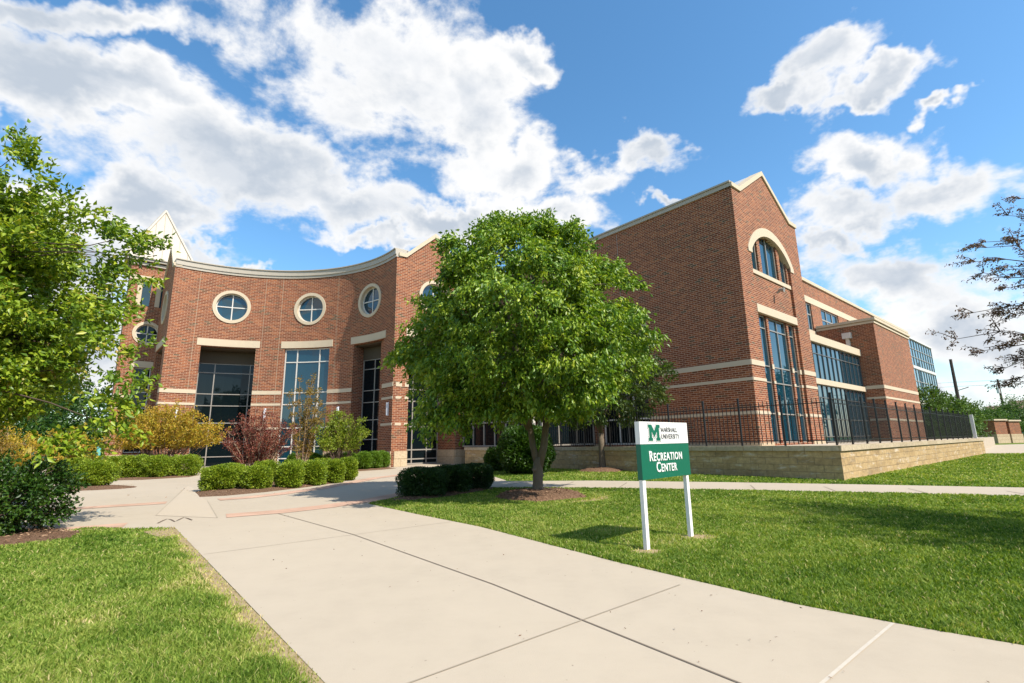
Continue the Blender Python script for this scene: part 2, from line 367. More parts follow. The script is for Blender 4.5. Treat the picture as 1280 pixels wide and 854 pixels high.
def bar(mb, mp, s0, s1, z0, z1, d0, d1, step=.4):
    n = 1 if mp.planar else max(1, int(abs(s1-s0)/step))
    for k in range(n):
        a = s0+(s1-s0)*k/n; b = s0+(s1-s0)*(k+1)/n
        P = {(i, j, l): mp((a, b)[i], (z0, z1)[j], (d0, d1)[l]) for i in (0, 1) for j in (0, 1) for l in (0, 1)}
        q = lambda *ks: [P[x] for x in ks]
        mb.face(q((0,0,0),(1,0,0),(1,1,0),(0,1,0)), [(a,z0),(b,z0),(b,z1),(a,z1)])
        mb.face(q((1,0,1),(0,0,1),(0,1,1),(1,1,1)), [(b,z0),(a,z0),(a,z1),(b,z1)])
        mb.face(q((0,1,0),(1,1,0),(1,1,1),(0,1,1)), [(a,z1),(b,z1),(b,z1+d1-d0),(a,z1+d1-d0)])
        mb.face(q((0,0,1),(1,0,1),(1,0,0),(0,0,0)), [(a,z0),(b,z0),(b,z0+d1-d0),(a,z0+d1-d0)])
        if k == 0: mb.face(q((0,0,0),(0,1,0),(0,1,1),(0,0,1)), [(a,z0),(a,z1),(a+d1-d0,z1),(a+d1-d0,z0)])
        if k == n-1: mb.face(q((1,0,0),(1,0,1),(1,1,1),(1,1,0)), [(b,z0),(b+d1-d0,z0),(b+d1-d0,z1),(b,z1)])
def stripline(mb, mp, pts, t, d0, d1):           # coping that follows a stepped / gabled line, t upward
    n = len(pts)
    off = []
    for i in range(n):
        a = Vector(pts[max(0, i-1)]); b = Vector(pts[i]); c = Vector(pts[min(n-1, i+1)])
        n1 = Vector((-(b-a).y, (b-a).x)).normalized() if i > 0 else None
        n2 = Vector((-(c-b).y, (c-b).x)).normalized() if i < n-1 else None
        if n1 is None: m_ = n2
        elif n2 is None: m_ = n1
        else: m_ = (n1+n2).normalized()/max(.5, math.sqrt((1+n1.dot(n2))/2))
        off.append((b.x+m_.x*t, b.y+m_.y*t))
    for i in range(n-1):
        A, B, C_, D_ = pts[i], pts[i+1], off[i+1], off[i]
        for (w, d, fl) in (('f', d0, 0), ('b', d1, 1)):
            q = [mp(*p, d) for p in (A, B, C_, D_)]
            mb.face(q if not fl else q[::-1], [A, B, C_, D_] if not fl else [D_, C_, B, A])
        mb.face([mp(*D_, d0), mp(*C_, d0), mp(*C_, d1), mp(*D_, d1)])
        mb.face([mp(*A, d1), mp(*B, d1), mp(*B, d0), mp(*A, d0)])
    mb.face([mp(*pts[0], d0), mp(*off[0], d0), mp(*off[0], d1), mp(*pts[0], d1)])
    mb.face([mp(*pts[-1], d1), mp(*off[-1], d1), mp(*off[-1], d0), mp(*pts[-1], d0)])
def prism(mb, poly, z0, z1):
    n = len(poly)
    mb.face([(x, y, z1) for x, y in poly]); mb.face([(x, y, z0) for x, y in reversed(poly)])
    for i in range(n):
        (x0, y0), (x1, y1) = poly[i], poly[(i+1) % n]; L = math.hypot(x1-x0, y1-y0)
        mb.face([(x0, y0, z0), (x1, y1, z0), (x1, y1, z1), (x0, y0, z1)], [(0, z0), (L, z0), (L, z1), (0, z1)])
def circ(cx, cz, r, n=40): return [(cx+r*math.cos(2*math.pi*k/n), cz+r*math.sin(2*math.pi*k/n)) for k in range(n)]
def tube(mb, pts, rad, n=8, cap=True):
    pts = [Vector(p) for p in pts]; rings = []
    for i, p in enumerate(pts):
        t = (pts[min(i+1, len(pts)-1)]-pts[max(i-1, 0)]).normalized()
        a = t.orthogonal().normalized() if i == 0 else (pa - t*pa.dot(t)).normalized()
        pa = a; b = t.cross(a); r = rad[i]
        rings.append([p+(a*math.cos(2*math.pi*k/n)+b*math.sin(2*math.pi*k/n))*r for k in range(n)])
    for i in range(len(rings)-1):
        for k in range(n):
            k2 = (k+1) % n; mb.face([rings[i][k], rings[i][k2], rings[i+1][k2], rings[i+1][k]])
    if cap: mb.face(rings[-1]); mb.face(rings[0][::-1])
def npmesh(name, V, Ftri, tone, mat, parent=None, loc=None):
    """V (n,3), Ftri (m,3), tone per vertex"""
    me = bpy.data.meshes.new(name)
    me.vertices.add(len(V)); me.vertices.foreach_set('co', np.ascontiguousarray(V, dtype=np.float32).ravel())
    m = len(Ftri); me.loops.add(m*3); me.loops.foreach_set('vertex_index', np.ascontiguousarray(Ftri, dtype=np.int32).ravel())
    me.polygons.add(m); me.polygons.foreach_set('loop_start', np.arange(0, m*3, 3, dtype=np.int32))
    me.update(calc_edges=True)
    a = me.attributes.new('tone', 'FLOAT', 'POINT'); a.data.foreach_set('value', np.ascontiguousarray(tone, dtype=np.float32))
    me.materials.append(mat)
    o = bpy.data.objects.new(name, me); col.objects.link(o)
    if parent: o.parent = parent
    return o
def norm(a): return a/np.maximum(1e-9, np.linalg.norm(a, axis=1, keepdims=True))
def leafarr(P, D, L, W, fold=.25, curl=.15):
    """leaf blades: P base, D direction; returns V,F"""
    n = len(P); D = norm(D); r = norm(rng.normal(size=(n, 3))); S = norm(np.cross(D, r)); Nn = np.cross(S, D)
    L = np.asarray(L).reshape(-1, 1)*np.ones((n, 1)); W = np.asarray(W).reshape(-1, 1)*np.ones((n, 1))
    mid = P + D*L*.45
    V = np.stack([P, mid + S*W*.5 + Nn*W*fold, P + D*L - Nn*L*curl, mid - S*W*.5 + Nn*W*fold], 1).reshape(-1, 3)
    b = np.arange(n)[:, None]*4
    F = np.concatenate([b+np.array([[0, 1, 2]]), b+np.array([[0, 2, 3]])], 0)
    return V, F
# site directions
AA = R_(40.5); U = (math.cos(AA), math.sin(AA)); V = (-math.sin(AA), math.cos(AA))
NU = (-U[0], -U[1]); NV = (-V[0], -V[1])
def at(O, a=0, b=0): return (O[0]+U[0]*a+V[0]*b, O[1]+U[1]*a+V[1]*b)
W0 = (9.16, 14.16); T0 = (10.32, 21.0); P0 = (-6.44, 26.96)
CC = (-13.76, 21.42); CR = 9.02; A_L = 134.5; A_R = 37.1

# ------------------------------------------------------------------ ground
def flat(name, poly, z, mat, kind='structure'):
    mb = MB(); V2, F = cdt(poly, [])
    for f in F: mb.face([(V2[i].x, V2[i].y, z) for i in f])
    return tag(mb.build(name, mat), kind=kind)
mb = MB()
mb.face([(-1500, -1500, 0), (1500, -1500, 0), (1500, 2500, 0), (-1500, 2500, 0)]); tag(mb.build('ground', M['lawn']), kind='structure')
OUT = [(-30, 9.0), (-16, 8.0), (-11, 7.55), (-9.0, 7.42), (-7.9, 7.42), (-7.11, 7.56), (-6.46, 8.04)]
EDGE_R = [(-3.03, 10.59), (-1.7, 8.93), (-.51, 7.52), (.51, 6.01), (1.02, 5.25), (1.50, 4.61), (2.06, 3.89), (2.55, 3.42), (2.91, 3.13), (3.6, 2.62), (4.6, 2.05), (6.5, 1.3), (9, .8)]
plaza = OUT[:-2] + [(-5.87, 7.84), (-5.21, 7.92), (-4.34, 6.87), (-1.0, 2.83), (.6, .9), (2.2, -1.0), (3.5, -3), (14, -3)] + EDGE_R[::-1] + \
    [(-2.6, 12.0), (-1.9, 13.2), (-1.1, 14.3), (-.55, 15.2), (-.25, 16.2), (-.75, 18.2), (-1.3, 20.2), (-.7, 21.8), at(W0, -.02, 18.5), (-3.0, 29), (-3, 34), (-30, 34)]
flat('plaza', plaza, .006, M['concrete'])
side = [(-.5, 15.95), (2.4, 15.55), (5.86, 14.20), (8.6, 12.95), (11.43, 11.5), (15.5, 9.1), (22, 4.9), (20.6, 3.3), (13.9, 7.5), (9.84, 9.94), (7.3, 11.15), (4.9, 12.12), (2.4, 13.05), (0, 13.6), (-1.5, 13.9)]
flat('sidewalk', side, .008, M['concrete'])
flat('far_path', [at(W0, 27.2, .4), at(W0, 60, 3), at(W0, 75, -3), at(W0, 60, -2.5), at(W0, 27.2, -2.6)], .006, M['concrete'])
flat('aggregate_paving', [(-6.49, 9.31), (-10.34, 16.12), (-9.65, 15.3), (-7.7, 12.5), (-7.0, 11.66), (-5.12, 8.87)], .010, M['concrete2'])
def ribbon(pts, w0, z, n=4):
    P = [Vector(p) for p in pts]; A = []; B = []
    for i, p in enumerate(P):
        t = (P[min(i+1, len(P)-1)]-P[max(i-1, 0)]).normalized(); nn = Vector((-t.y, t.x))
        A.append(p+nn*w0/2); B.append(p-nn*w0/2)
    return A, B
def band(mb, pts, w, z):
    A, B = ribbon(pts, w, z)
    for i in range(len(A)-1): mb.face([(B[i].x, B[i].y, z), (B[i+1].x, B[i+1].y, z), (A[i+1].x, A[i+1].y, z), (A[i].x, A[i].y, z)])
mb = MB()
band(mb, [(-13, 8.0), (-9.5, 7.58), (-7.8, 7.60), (-7.0, 7.75), (-6.2, 8.22)], .55, .012)
band(mb, [(-15, 11.0), (-12, 10.4), (-9.21, 10.5), (-8.6, 10.9), (-7.75, 11.4)], .50, .012)
band(mb, [(-6.85, 11.85), (-6.4, 12.2), (-5.97, 12.95), (-5.5, 14.4), (-5.25, 16.3), (-5.05, 18.4), (-4.2, 20.6), (-2.9, 21.8), (-1.0, 21.2)], .50, .012)
band(mb, [(-5.1, 9.1), (-4.34, 9.55), (-3.75, 10.2), (-3.15, 11.2), (-2.65, 12.7), (-2.3, 14.4), (-1.6, 16.2), (-1.0, 17.6)], .55, .012)
mb.face([(-1.9, 16.9, .014), (-.6, 16.4, .014), (-1.2, 20.0, .014), (-2.2, 20.6, .014)])
tag(mb.build('brick_pavement', M['paver']), kind='structure')
# joints between slabs
m_joint = plain('joint', (.19, .15, .11), .95, .3, 9)
m_caulk = plain('joint_caulk', (.47, .42, .345), .9, .3, 14)
m_pale = plain('pale_joint', (.33, .28, .21), .9, .2, 12)
mb = MB()
band(mb, [(-4.34, 9.36), (-2.2, 7.05), (-.2, 4.55), (1.09, 2.75), (3, .2)], .0135, .0105)
for k in range(16):
    t = -1.2 + k*1.55; a = (t*.93, 15.9 - .36*t - .008*t*t); b_ = (a[0]-.95, a[1]-2.6)
    band(mb, [a, b_], .022, .0115)
tag(mb.build('pavement_joints', m_joint), kind='structure')
mb = MB(); band(mb, [(-.62, 2.74), (.35, 3.57), (1.37, 4.44)], .012, .0104); band(mb, [(-3.55, 5.95), (-2.3, 6.95), (-1.0, 8.0)], .010, .0104); band(mb, [(-5.12, 8.87), (-7.0, 11.66)], .016, .0125); band(mb, [(-6.49, 9.31), (-9.9, 15.3)], .014, .0125); tag(mb.build('pavement_joints', m_pale), kind='structure')
mb = MB(); band(mb, [(.9, 2.22), (1.25, 2.51), (1.6, 2.80), (1.9, 3.05), (2.18, 3.28), (2.44, 3.495)], .019, .0108)
tag(mb.build('pavement_joint_caulk', m_caulk), kind='structure')
# the dark zigzag tar repair on the path
tg = lambda x, y: ((RM @ Vector((x-640, 427-y, -614))))
def gp(x, y, z=0.):
    d = tg(x, y); t = (z-EYE)/d.z; return (d.x*t, d.y*t)
mb = MB(); band(mb, [gp(197, 655), gp(204, 651.5), gp(209, 649.5), gp(214, 650.5), gp(218.5, 653), gp(224, 650.3), gp(230, 647.5), gp(235, 649), gp(240, 651)], .025, .0135)
tag(mb.build('tar_repair', plain('tar', (.13, .09, .06), .9)), kind='structure')

# hills far off
mb = MB()
for (cx, cy, rx, ry, h) in ((520, 640, 260, 130, 26), (900, 700, 360, 160, 34), (-500, 900, 500, 150, 30)):
    n = 28; ring = []
    for j in range(9):
        t = j/8
        ring.append([(cx+rx*(1-t)*math.cos(2*math.pi*k/n)*(1+.08*math.sin(3*k)), cy+ry*(1-t)*math.sin(2*math.pi*k/n), -.5+h*math.sin(t*math.pi/2)*(1+.05*math.sin(k*1.7+j))) for k in range(n)])
    for j in range(8):
        for k in range(n): mb.face([ring[j][k], ring[j][(k+1) % n], ring[j+1][(k+1) % n], ring[j+1][k]])
m, g = newmat('hill_green'); v = obc(g)
finish(g, g.ramp(g.noise(v, .09, 8, .7), [(.35, (.05, .09, .03)), (.65, (.14, .17, .06))]), .95, spec=.1)
tag(mb.build('hills', m, smooth=True), kind='structure')

# mulch beds: low mounds with loose chips
CHV = []; CHF = []; CHT = []
def mound(mb, poly, h, z=.005, chips=350):
    P = [Vector(p) for p in poly]; c = sum(P, Vector((0, 0)))/len(P)
    rings = [(1.0, 0.), (.86, .6), (.6, .9), (.3, 1.)]
    R2 = []
    for (t, hh) in rings:
        R2.append([(c.x+(p.x-c.x)*t, c.y+(p.y-c.y)*t, z + h*hh*(1+random.uniform(-.15, .15))) for p in P])
    n = len(P)
    for j in range(len(R2)-1):
        for k in range(n): mb.face([R2[j][k], R2[j][(k+1) % n], R2[j+1][(k+1) % n], R2[j+1][k]])
    mb.face(R2[-1])
    x0 = min(p.x for p in P); x1 = max(p.x for p in P); y0 = min(p.y for p in P); y1 = max(p.y for p in P)
    k = 0
    area = (x1-x0)*(y1-y0)
    while k < chips:
        x = random.uniform(x0-.06, x1+.06); y = random.uniform(y0-.06, y1+.06)
        # radial fraction
        t = 0
        if not inpoly((x, y), poly):
            if random.random() > .04: k += .05; continue
            zz = z
        else:
            lo, hi = 0, 1
            # fraction towards edge
            for q in range(6):
                mdl = (lo+hi)/2
                xx = c.x+(x-c.x)/max(mdl, .05); yy = c.y+(y-c.y)/max(mdl, .05)
                if inpoly((xx, yy), poly): hi = mdl
                else: lo = mdl
            t = (lo+hi)/2; zz = z + h*np.interp(t, [0, .3, .6, .86, 1], [1, 1, .9, .6, 0])
        CH.append((x, y, zz+.004)); k += 1
def mulch(polys, h, chips):
    global CH
    CH = []; mb = MB()
    for p in polys: mound(mb, p, h, chips=chips)
    o = mb.build('mulch', M['mulch'], smooth=True)
    P = np.array(CH); n = len(P)
    D = rng.normal(size=(n, 3)); D[:, 2] = np.abs(D[:, 2])*.35
    Vv, F = leafarr(P, D, rng.uniform(.02, .07, n), rng.uniform(.008, .02, n), .1, 0)
    c = npmesh('mulch_chips', Vv, F, np.repeat(rng.uniform(0, 1, n), 4), M['chip'], o); c['kind'] = 'stuff'
    return tag(o, kind='stuff')
def ring(cx, cy, rx, ry, n=18, rot=0, jit=.08):
    o = []
    for k in range(n):
        a = 2*math.pi*k/n; r = 1+random.uniform(-jit, jit); x = rx*math.cos(a)*r; y = ry*math.sin(a)*r
        o.append((cx+x*math.cos(rot)-y*math.sin(rot), cy+x*math.sin(rot)+y*math.cos(rot)))
    return o
BED_TREE = ring(.55, 11.35, 1.02, .95); BED_TREE2 = ring(3.6, 20.3, 1.0, .9)
BED_SIGNLESS = [(-2.75, 11.1), (-2.2, 10.95), (-1.5, 11.6), (-.8, 12.8), (-.5, 13.6), (-.75, 13.9), (-1.5, 13.6), (-2.2, 12.6)]
BED_RED = [(-8.9, 14.9), (-8.75, 13.9), (-7.75, 12.55), (-7.2, 12.75), (-6.6, 13.6), (-6.1, 14.9), (-5.7, 16.5), (-5.7, 17.6), (-6.3, 19.0), (-7.6, 20.5), (-9.2, 20.6), (-10.2, 19.2), (-9.8, 16.8)]
BED_WALL = [(-11.4, 28.6), (-11.0, 25.6), (-10.5, 23.4), (-8.4, 22.3), (-7.4, 22.9), (-6.3, 24.3), (-5.9, 25.5), (-6.6, 26.7), (-7.6, 27.6), (-9.2, 28.7)]
BED_LEFT = [(-20.3, 26.6), (-21.5, 22.0), (-18.2, 20.6), (-15.5, 19.6), (-14.4, 19.6), (-13.4, 20.9), (-14.0, 22.6), (-16.4, 24.5), (-18.3, 27.2)]
BED_LEFT2 = ring(-14.3, 15.9, 2.4, 1.2)
BED_BUSH = ring(-7.55, 7.0, 1.45, .85, rot=.25)
mulch([BED_TREE], .15, 900); mulch([BED_TREE2], .13, 300); mulch([BED_SIGNLESS], .06, 500)
mulch([BED_RED], .07, 1300); mulch([BED_WALL], .06, 300); mulch([BED_LEFT], .06, 400); mulch([BED_LEFT2], .06, 200); mulch([BED_BUSH], .06, 900)
MULCH = [BED_TREE, BED_TREE2, BED_SIGNLESS, BED_BUSH]

# ------------------------------------------------------------------ the brick building
B = empty('recreation_building', (2, 27, 0), label='red brick recreation centre with curved entrance front, round windows and gabled tower', cat='building')
def window(mp, s0, s1, z0, z1, vs=(), hs=(), depth=.15, bw=.05, fm='frame', gm='glass', th=.07, parent=None):
    mb = MB(); e = bw
    bar(mb, mp, s0, s1, z0, z0+e, depth-th/2, depth+th/2); bar(mb, mp, s0, s1, z1-e, z1, depth-th/2, depth+th/2)
    for s in (s0, s1-e): bar(mb, mp, s, s+e, z0+e, z1-e, depth-th/2, depth+th/2)
    for s in vs: bar(mb, mp, s-e/2, s+e/2, z0+e, z1-e, depth-th/2-.004, depth+th/2)
    cut = [s0+e] + [x for s in sorted(vs) for x in (s-e/2, s+e/2)] + [s1-e]
    for z in hs:
        for i in range(0, len(cut), 2): bar(mb, mp, cut[i], cut[i+1], z-e/2, z+e/2, depth-th/2, depth+th/2-.01)
    w = mb.build('window', M[fm], parent or B)
    mb = MB(); bar(mb, mp, s0+.01, s1-.01, z0+.01, z1-.01, depth+.012, depth+.03); mb.build('pane', M[gm], w)
    return w
def part(name, fn, mat):
    mb = MB(); fn(mb); return mb.build(name, M[mat], B)
def lintel(mp, s0, s1, z0, z1, pr=.03): part('lintel', lambda mb: bar(mb, mp, s0, s1, z0, z1, -pr, .12), 'stone')
def round_window(mp, s, z, ro=1.06, ri=.87, gm='glass_blue', dp=.22):
    mb = MB(); slabwall(mb, mp, circ(s, z, ro), [circ(s, z, ri)], th=dp+.1, d0=-.05, step=99)
    w = mb.build('window', M['stone'], B)
    mb = MB(); slabwall(mb, mp, circ(s, z, ri-.001), [circ(s, z, ri-.06)], th=.07, d0=dp-.05, step=99)
    bar(mb, mp, s-.03, s+.03, z-ri+.05, z+ri-.05, dp-.055, dp, .5); bar(mb, mp, s-ri+.05, s-.03, z-.03, z+.03, dp-.05, dp, .5); bar(mb, mp, s+.03, s+ri-.05, z-.03, z+.03, dp-.05, dp, .5)
    mb.build('frame', M['frame_light'], w)
    mb = MB(); slabwall(mb, mp, circ(s, z, ri-.004), [], th=.02, d0=dp, step=99); mb.build('pane', M[gm], w)
LO, MI, UPb = (2.20, 2.33), (3.64, 3.78), (4.32, 4.55)   # the three cast-stone courses
def courses(mp, segs, which=(LO, MI, UPb), pr=.025):
    for (z0, z1) in which:
        for a, b_ in segs:
            mb = MB(); bar(mb, mp, a, b_, z0, z1, -pr, .1); mb.build('stone_course', M['stone'], B)
def base_blocks(mp, segs, z0=0, z1=.82, pr=.05):
    for a, b_ in segs:
        mb = MB(); bar(mb, mp, a, b_, z0, z1, -pr, .1); mb.build('stone_base', M['stone_base'], B)

# --- curved front
ca = amap(CC, CR, R_(A_L)); S = lambda deg: CR*R_(A_L-deg); SE = S(A_R)
O1 = (S(123.4), S(104.6)); O2 = (S(93.8), S(74.9)); O3 = (S(63.2), S(45.4))
mb = MB()
RC = [(S(114.4), 9.78), (S(84.4), 9.78), (S(54.9), 9.80)]
slabwall(mb, ca, [(O1[0], 7.2), (O1[1], 7.2), (O1[1], 0), (O2[0], 0), (O2[0], 7.2), (O2[1], 7.2), (O2[1], 0), (O3[0], 0), (O3[0], 7.2), (O3[1], 7.2), (O3[1], 11.84), (O1[0], 11.84)],
         [circ(s, z, 1.0, 28) for s, z in RC], th=1.45)
slabwall(mb, ca, [(0, 0), (O1[0], 0), (O1[0], 11.84), (0, 11.84)], th=.7); slabwall(mb, ca, [(O3[1], 0), (SE, 0), (SE, 11.84), (O3[1], 11.84)], th=.7)
bar(mb, ca, O3[1]+.002, O3[1]+.25, 0, 7.2, .7, .98); bar(mb, ca, O1[0]-.25, O1[0]-.002, 0, 7.2, .7, 1.3)
mb.build('curved_wall', M['brick'], B)
for s, z in RC: round_window(ca, s, z)
for o in (O1, O2, O3): lintel(ca, o[0]-.22, o[1]+.22, 7.24, 7.67)
segs = [(0, O1[0]), (O1[1], O2[0]), (O2[1], O3[0]), (O3[1], SE)]
courses(ca, segs)
base_blocks(ca, segs)
part('cornice', lambda mb: (bar(mb, ca, 0, SE, 11.84, 12.0, -.05, .3), bar(mb, ca, 0, SE, 12.0, 12.30, -.10, .6), bar(mb, ca, 0, SE, 12.30, 12.36, -.16, .7)), 'metal_beige')
HS = [.45, 1.15, 2.27, 3.71, 4.43]
window(ca, O2[0]+.02, O2[1]-.02, .02, 7.19, [O2[0]+.78, O2[1]-.74], HS+[6.35], .16, .06, 'frame_light', 'glass_blue')
for o, vs in ((O1, [.78+O1[0], O1[1]-.45]), (O3, [O3[0]+.9, O3[1]-.9])):
    window(ca, o[0], o[1], .02, 6.35, vs, [.62, 1.5, 2.65, 3.71, 4.43, 5.75], 1.3 if o is O1 else .94, .05, 'frame', 'glass')
    part('transom', lambda mb: bar(mb, ca, o[0], o[1], 6.36, 7.1, 1.2 if o is O1 else .86, 1.35 if o is O1 else 1.0), 'soffit'); part('soffit', lambda mb: bar(mb, ca, o[0]+.005, o[1]-.005, 7.12, 7.19, .25, 1.3 if o is O1 else .95), 'soffit')
# wall lamps on the curved front piers
for s in (S(128.6), S(99.2), S(69.0), S(40.2)):
    mb = MB(); bar(mb, ca, s-.05, s+.05, 2.75, 3.45, -.13, -.03); bar(mb, ca, s-.03, s+.03, 2.72, 3.48, -.03, 0); mb.build('wall_lamp', M['lampwhite'], B)
# vertical expansion joints
for dg in (126.0, 102.7, 96.2, 72.2):
    mb = MB(); bar(mb, ca, S(dg)-.012, S(dg)+.012, .9, 11.8, -.003, .01); mb.build('expansion_joint', M['joint_tan'], B)

def gabled_porch(O, D, N, flip, th=2.0):
    mp = pmap(O, D, N); G = 4.75
    mb = MB(); out = [(0, 0), (.78, 0), (.78, 7.2), (3.9, 7.2), (3.9, 0), (G, 0), (G, 11.9), (0, 11.9)]
    slabwall(mb, mp, out, [circ(2.38, 9.8, 1.0, 28)], th=th); slabwall(mb, mp, [(.42, 11.902), (4.33, 11.902), (2.38, 13.65)], th=.30); mb.build('porch_wall', M['brick'], B)
    mb = MB(); stripline(mb, mp, [(-.06, 11.9), (.42, 11.9), (2.38, 13.65), (4.33, 11.9), (G+.06, 11.9)], .20, -.09, .34); mb.build('coping', M['stone'], B)
    round_window(mp, 2.38, 9.8); lintel(mp, .56, 4.12, 7.24, 7.67)
    sg = [(0, .78), (3.9, G)]
    courses(mp, sg); base_blocks(mp, sg)
    window(mp, .78, 3.9, .02, 7.0, [2.1, 3.1], [.32, .85, 2.2, 3.71, 4.43, 5.8], th-.1, .07, 'frame', 'glass')
    part('soffit', lambda mb: bar(mb, mp, .785, 3.895, 7.12, 7.19, .1, th-.1), 'soffit')
    return mp
SV = (math.sin(AA), -math.cos(AA))                      # outward normal of the sun-facing fronts
gp_r = gabled_porch(P0, U, SV, False)
# brick faces of pier two towards the left, with its courses
mp2 = pmap(at(P0, 3.9, 0), V, NU)
courses(mp2, [(.0, 1.95)], (LO, MI, UPb), .02); part('stone_base', lambda mb: bar(mb, mp2, .0, 1.95, 0, .82, -.04, .05), 'stone_base')
# mirrored porch on the left
CL = (CC[0]+CR*math.cos(R_(A_L)), CC[1]+CR*math.sin(R_(A_L))); DL = (math.cos(R_(132)), math.sin(R_(132))); NL = (-math.sin(R_(132)), math.cos(R_(132)))
gp_l = gabled_porch(CL, DL, NL, True, 1.6)
# far-left tower with the pyramid roof
Q = (CL[0]+DL[0]*4.75, CL[1]+DL[1]*4.75)
TL = 3.0; O_fl = at(Q, -1.80, 0); mfl = pmap(O_fl, U, SV)
mb = MB(); slabwall(mb, mfl, [(0, 0), (TL, 0), (TL, 13.0), (0, 13.0)], [circ(1.27, 8.5, .70, 28), [(.85, .9), (1.75, .9), (1.75, 6.25), (.85, 6.25)]], th=.4)
slabwall(mb, pmap(O_fl, V, NU), [(.402, 0), (TL, 0), (TL, 13.0), (.402, 13.0)], th=.4, d0=.002)
slabwall(mb, pmap(at(O_fl, TL, 0), V, U), [(.402, 0), (TL, 0), (TL, 13.0), (.402, 13.0)], th=.4, d0=.002)
slabwall(mb, pmap(at(O_fl, 0, TL-.002), U, V), [(.402, 0), (TL-.402, 0), (TL-.402, 13.0), (.402, 13.0)], th=.4)
mb.build('stair_tower', M['brick'], B)
round_window(mfl, 1.27, 8.5, .78, .60, gm='glass'); lintel(mfl, .65, 1.95, 6.26, 6.66)
window(mfl, .87, 1.73, .95, 6.24, [], [2.27, 3.71, 4.7, 5.5], .2, .05, 'frame_light', 'glass')
courses(mfl, [(0, .83)], (MI, UPb)); part('stone_base', lambda mb: bar(mb, mfl, 0, TL, 0, .82, -.05, .1), 'stone_base')
part('stone_course', lambda mb: bar(mb, mfl, 0, TL, 12.0, 12.3, -.04, .1), 'stone')
for s in (.45, 1.45):
    part('stone_jamb', lambda mb: (bar(mb, mfl, s, s+.25, 10.3, 11.95, -.05, .1)), 'stone')
    part('pane', lambda mb: (bar(mb, mfl, s+.26, s+.72, 10.3, 11.95, -.02, .1)), 'glass_blue')
part('cornice', lambda mb: (bar(mb, mfl, -.12, TL+.12, 13.0, 13.18, -.12, TL+.1), bar(mb, mfl, -.28, TL+.28, 13.26, 13.42, -.3, TL+.3)), 'metal_beige')
part('cornice_reveal', lambda mb: bar(mb, mfl, 0, TL, 13.18, 13.26, -.02, TL), 'dark')
mb = MB(); ap = at(O_fl, TL/2, TL/2); cn = [at(O_fl, -.4, -.4), at(O_fl, TL+.4, -.4), at(O_fl, TL+.4, TL+.4), at(O_fl, -.4, TL+.4)]
AZ = 17.7; BZ = 13.42
for i in range(4):
    a, b_ = cn[i], cn[(i+1) % 4]; mb.face([(*a, BZ), (*b_, BZ), (*ap, AZ)])
mb.face([(*p, BZ) for p in cn[::-1]])
rf = mb.build('pyramid_roof', M['metal_beige'], B)
mb = MB()
for i in range(4):
    tube(mb, [(*cn[i], BZ+.02), (*ap, AZ+.02)], [.09, .09], 6)
    a, b_ = Vector(cn[i]), Vector(cn[(i+1) % 4])
    for k in range(1, 8):
        p = a.lerp(b_, k/8); hh = 1-abs(k/8-.5)*2
        q = Vector((*p, BZ)).lerp(Vector((*p, BZ)) , 1)
        top = Vector((*p, BZ)) + (Vector((*ap, AZ)) - Vector((*((a+b_)/2), BZ)))*hh
        tube(mb, [Vector((*p, BZ+.01)), top+Vector((0, 0, .01))], [.022, .022], 4)
mb.build('ridge_cap', plain('roof_trim', (.42, .37, .30), .5), B)

# --- main tower with the arched window
mr = pmap(T0, U, SV); ml = pmap(T0, V, NU); TW = 7.5; TLN = 24.5; PZ = 12.70
BAY = (1.30, 5.92); ARC = []
ac, aw = 3.68, 2.12                                     # arch centre and half opening
def arch(hw, z0, rise, n=22):
    r = (hw*hw+rise*rise)/(2*rise); a0 = math.asin(min(1, hw/r)); return [(ac+r*math.sin(a0-2*a0*k/n), z0+rise-r+r*math.cos(a0-2*a0*k/n)) for k in range(n+1)]
in_arch = arch(2.30, 10.0, 1.12)
ou_arch = arch(2.66, 10.0, 1.52)
mb = MB(); hole = [(BAY[0], .95), (BAY[1], .95), (ac+2.30, 10.0)] + in_arch[1:-1] + [(ac-2.30, 10.0)]
slabwall(mb, mr, [(0, .85), (TW, .85), (TW, PZ), (6.55, PZ), (3.65, 14.55), (.8, PZ), (0, PZ)], [[(BAY[0], .95), (BAY[1], .95), (BAY[1], 10.0)] + [(x, z) for x, z in arch(2.26, 10.0, 1.10)][1:-1] + [(BAY[0], 10.0)]], th=.45)
mb.build('tower_front_wall', M['brick'], B)
# recessed bay wall with three window slots
SL = [(1.55, 2.40), (2.62, 4.75), (4.98, 5.70)]
mb = MB(); hol = []
for a, b_ in SL: hol.append([(a, .96), (b_, .96), (b_, 6.86), (a, 6.86)])
bay = [(BAY[0]-.1, .86), (BAY[1]+.1, .86), (BAY[1]+.1, 11.3), (BAY[0]-.1, 11.3)]
A2 = [(1.62, 2.35), (2.68, 4.62), (4.95, 5.72)]
for a, b_ in A2:
    tops = [(x, z) for x, z in arch(2.26, 10.0, 1.10) if a < x < b_]
    r = (2.26**2+1.10**2)/2.2
    zf = lambda x: 10.0+1.10-r+math.sqrt(max(0, r*r-(x-ac)**2))
    hol.append([(a, 9.03), (b_, 9.03), (b_, zf(b_)-.02)] + [(x, z-.02) for x, z in tops] + [(a, zf(a)-.02)])
slabwall(mb, mr, bay, hol, th=.3, d0=.12); mb.build('window_bay_wall', M['brick'], B)
mb = MB(); slabwall(mb, mr, ou_arch + [(ac-2.66, 9.78), (ac-2.24, 9.78)] + arch(2.24, 10.0, 1.08)[::-1] + [(ac+2.24, 9.78), (ac+2.66, 9.78)], th=.34, d0=-.04); mb.build('stone_arch', M['stone'], B)
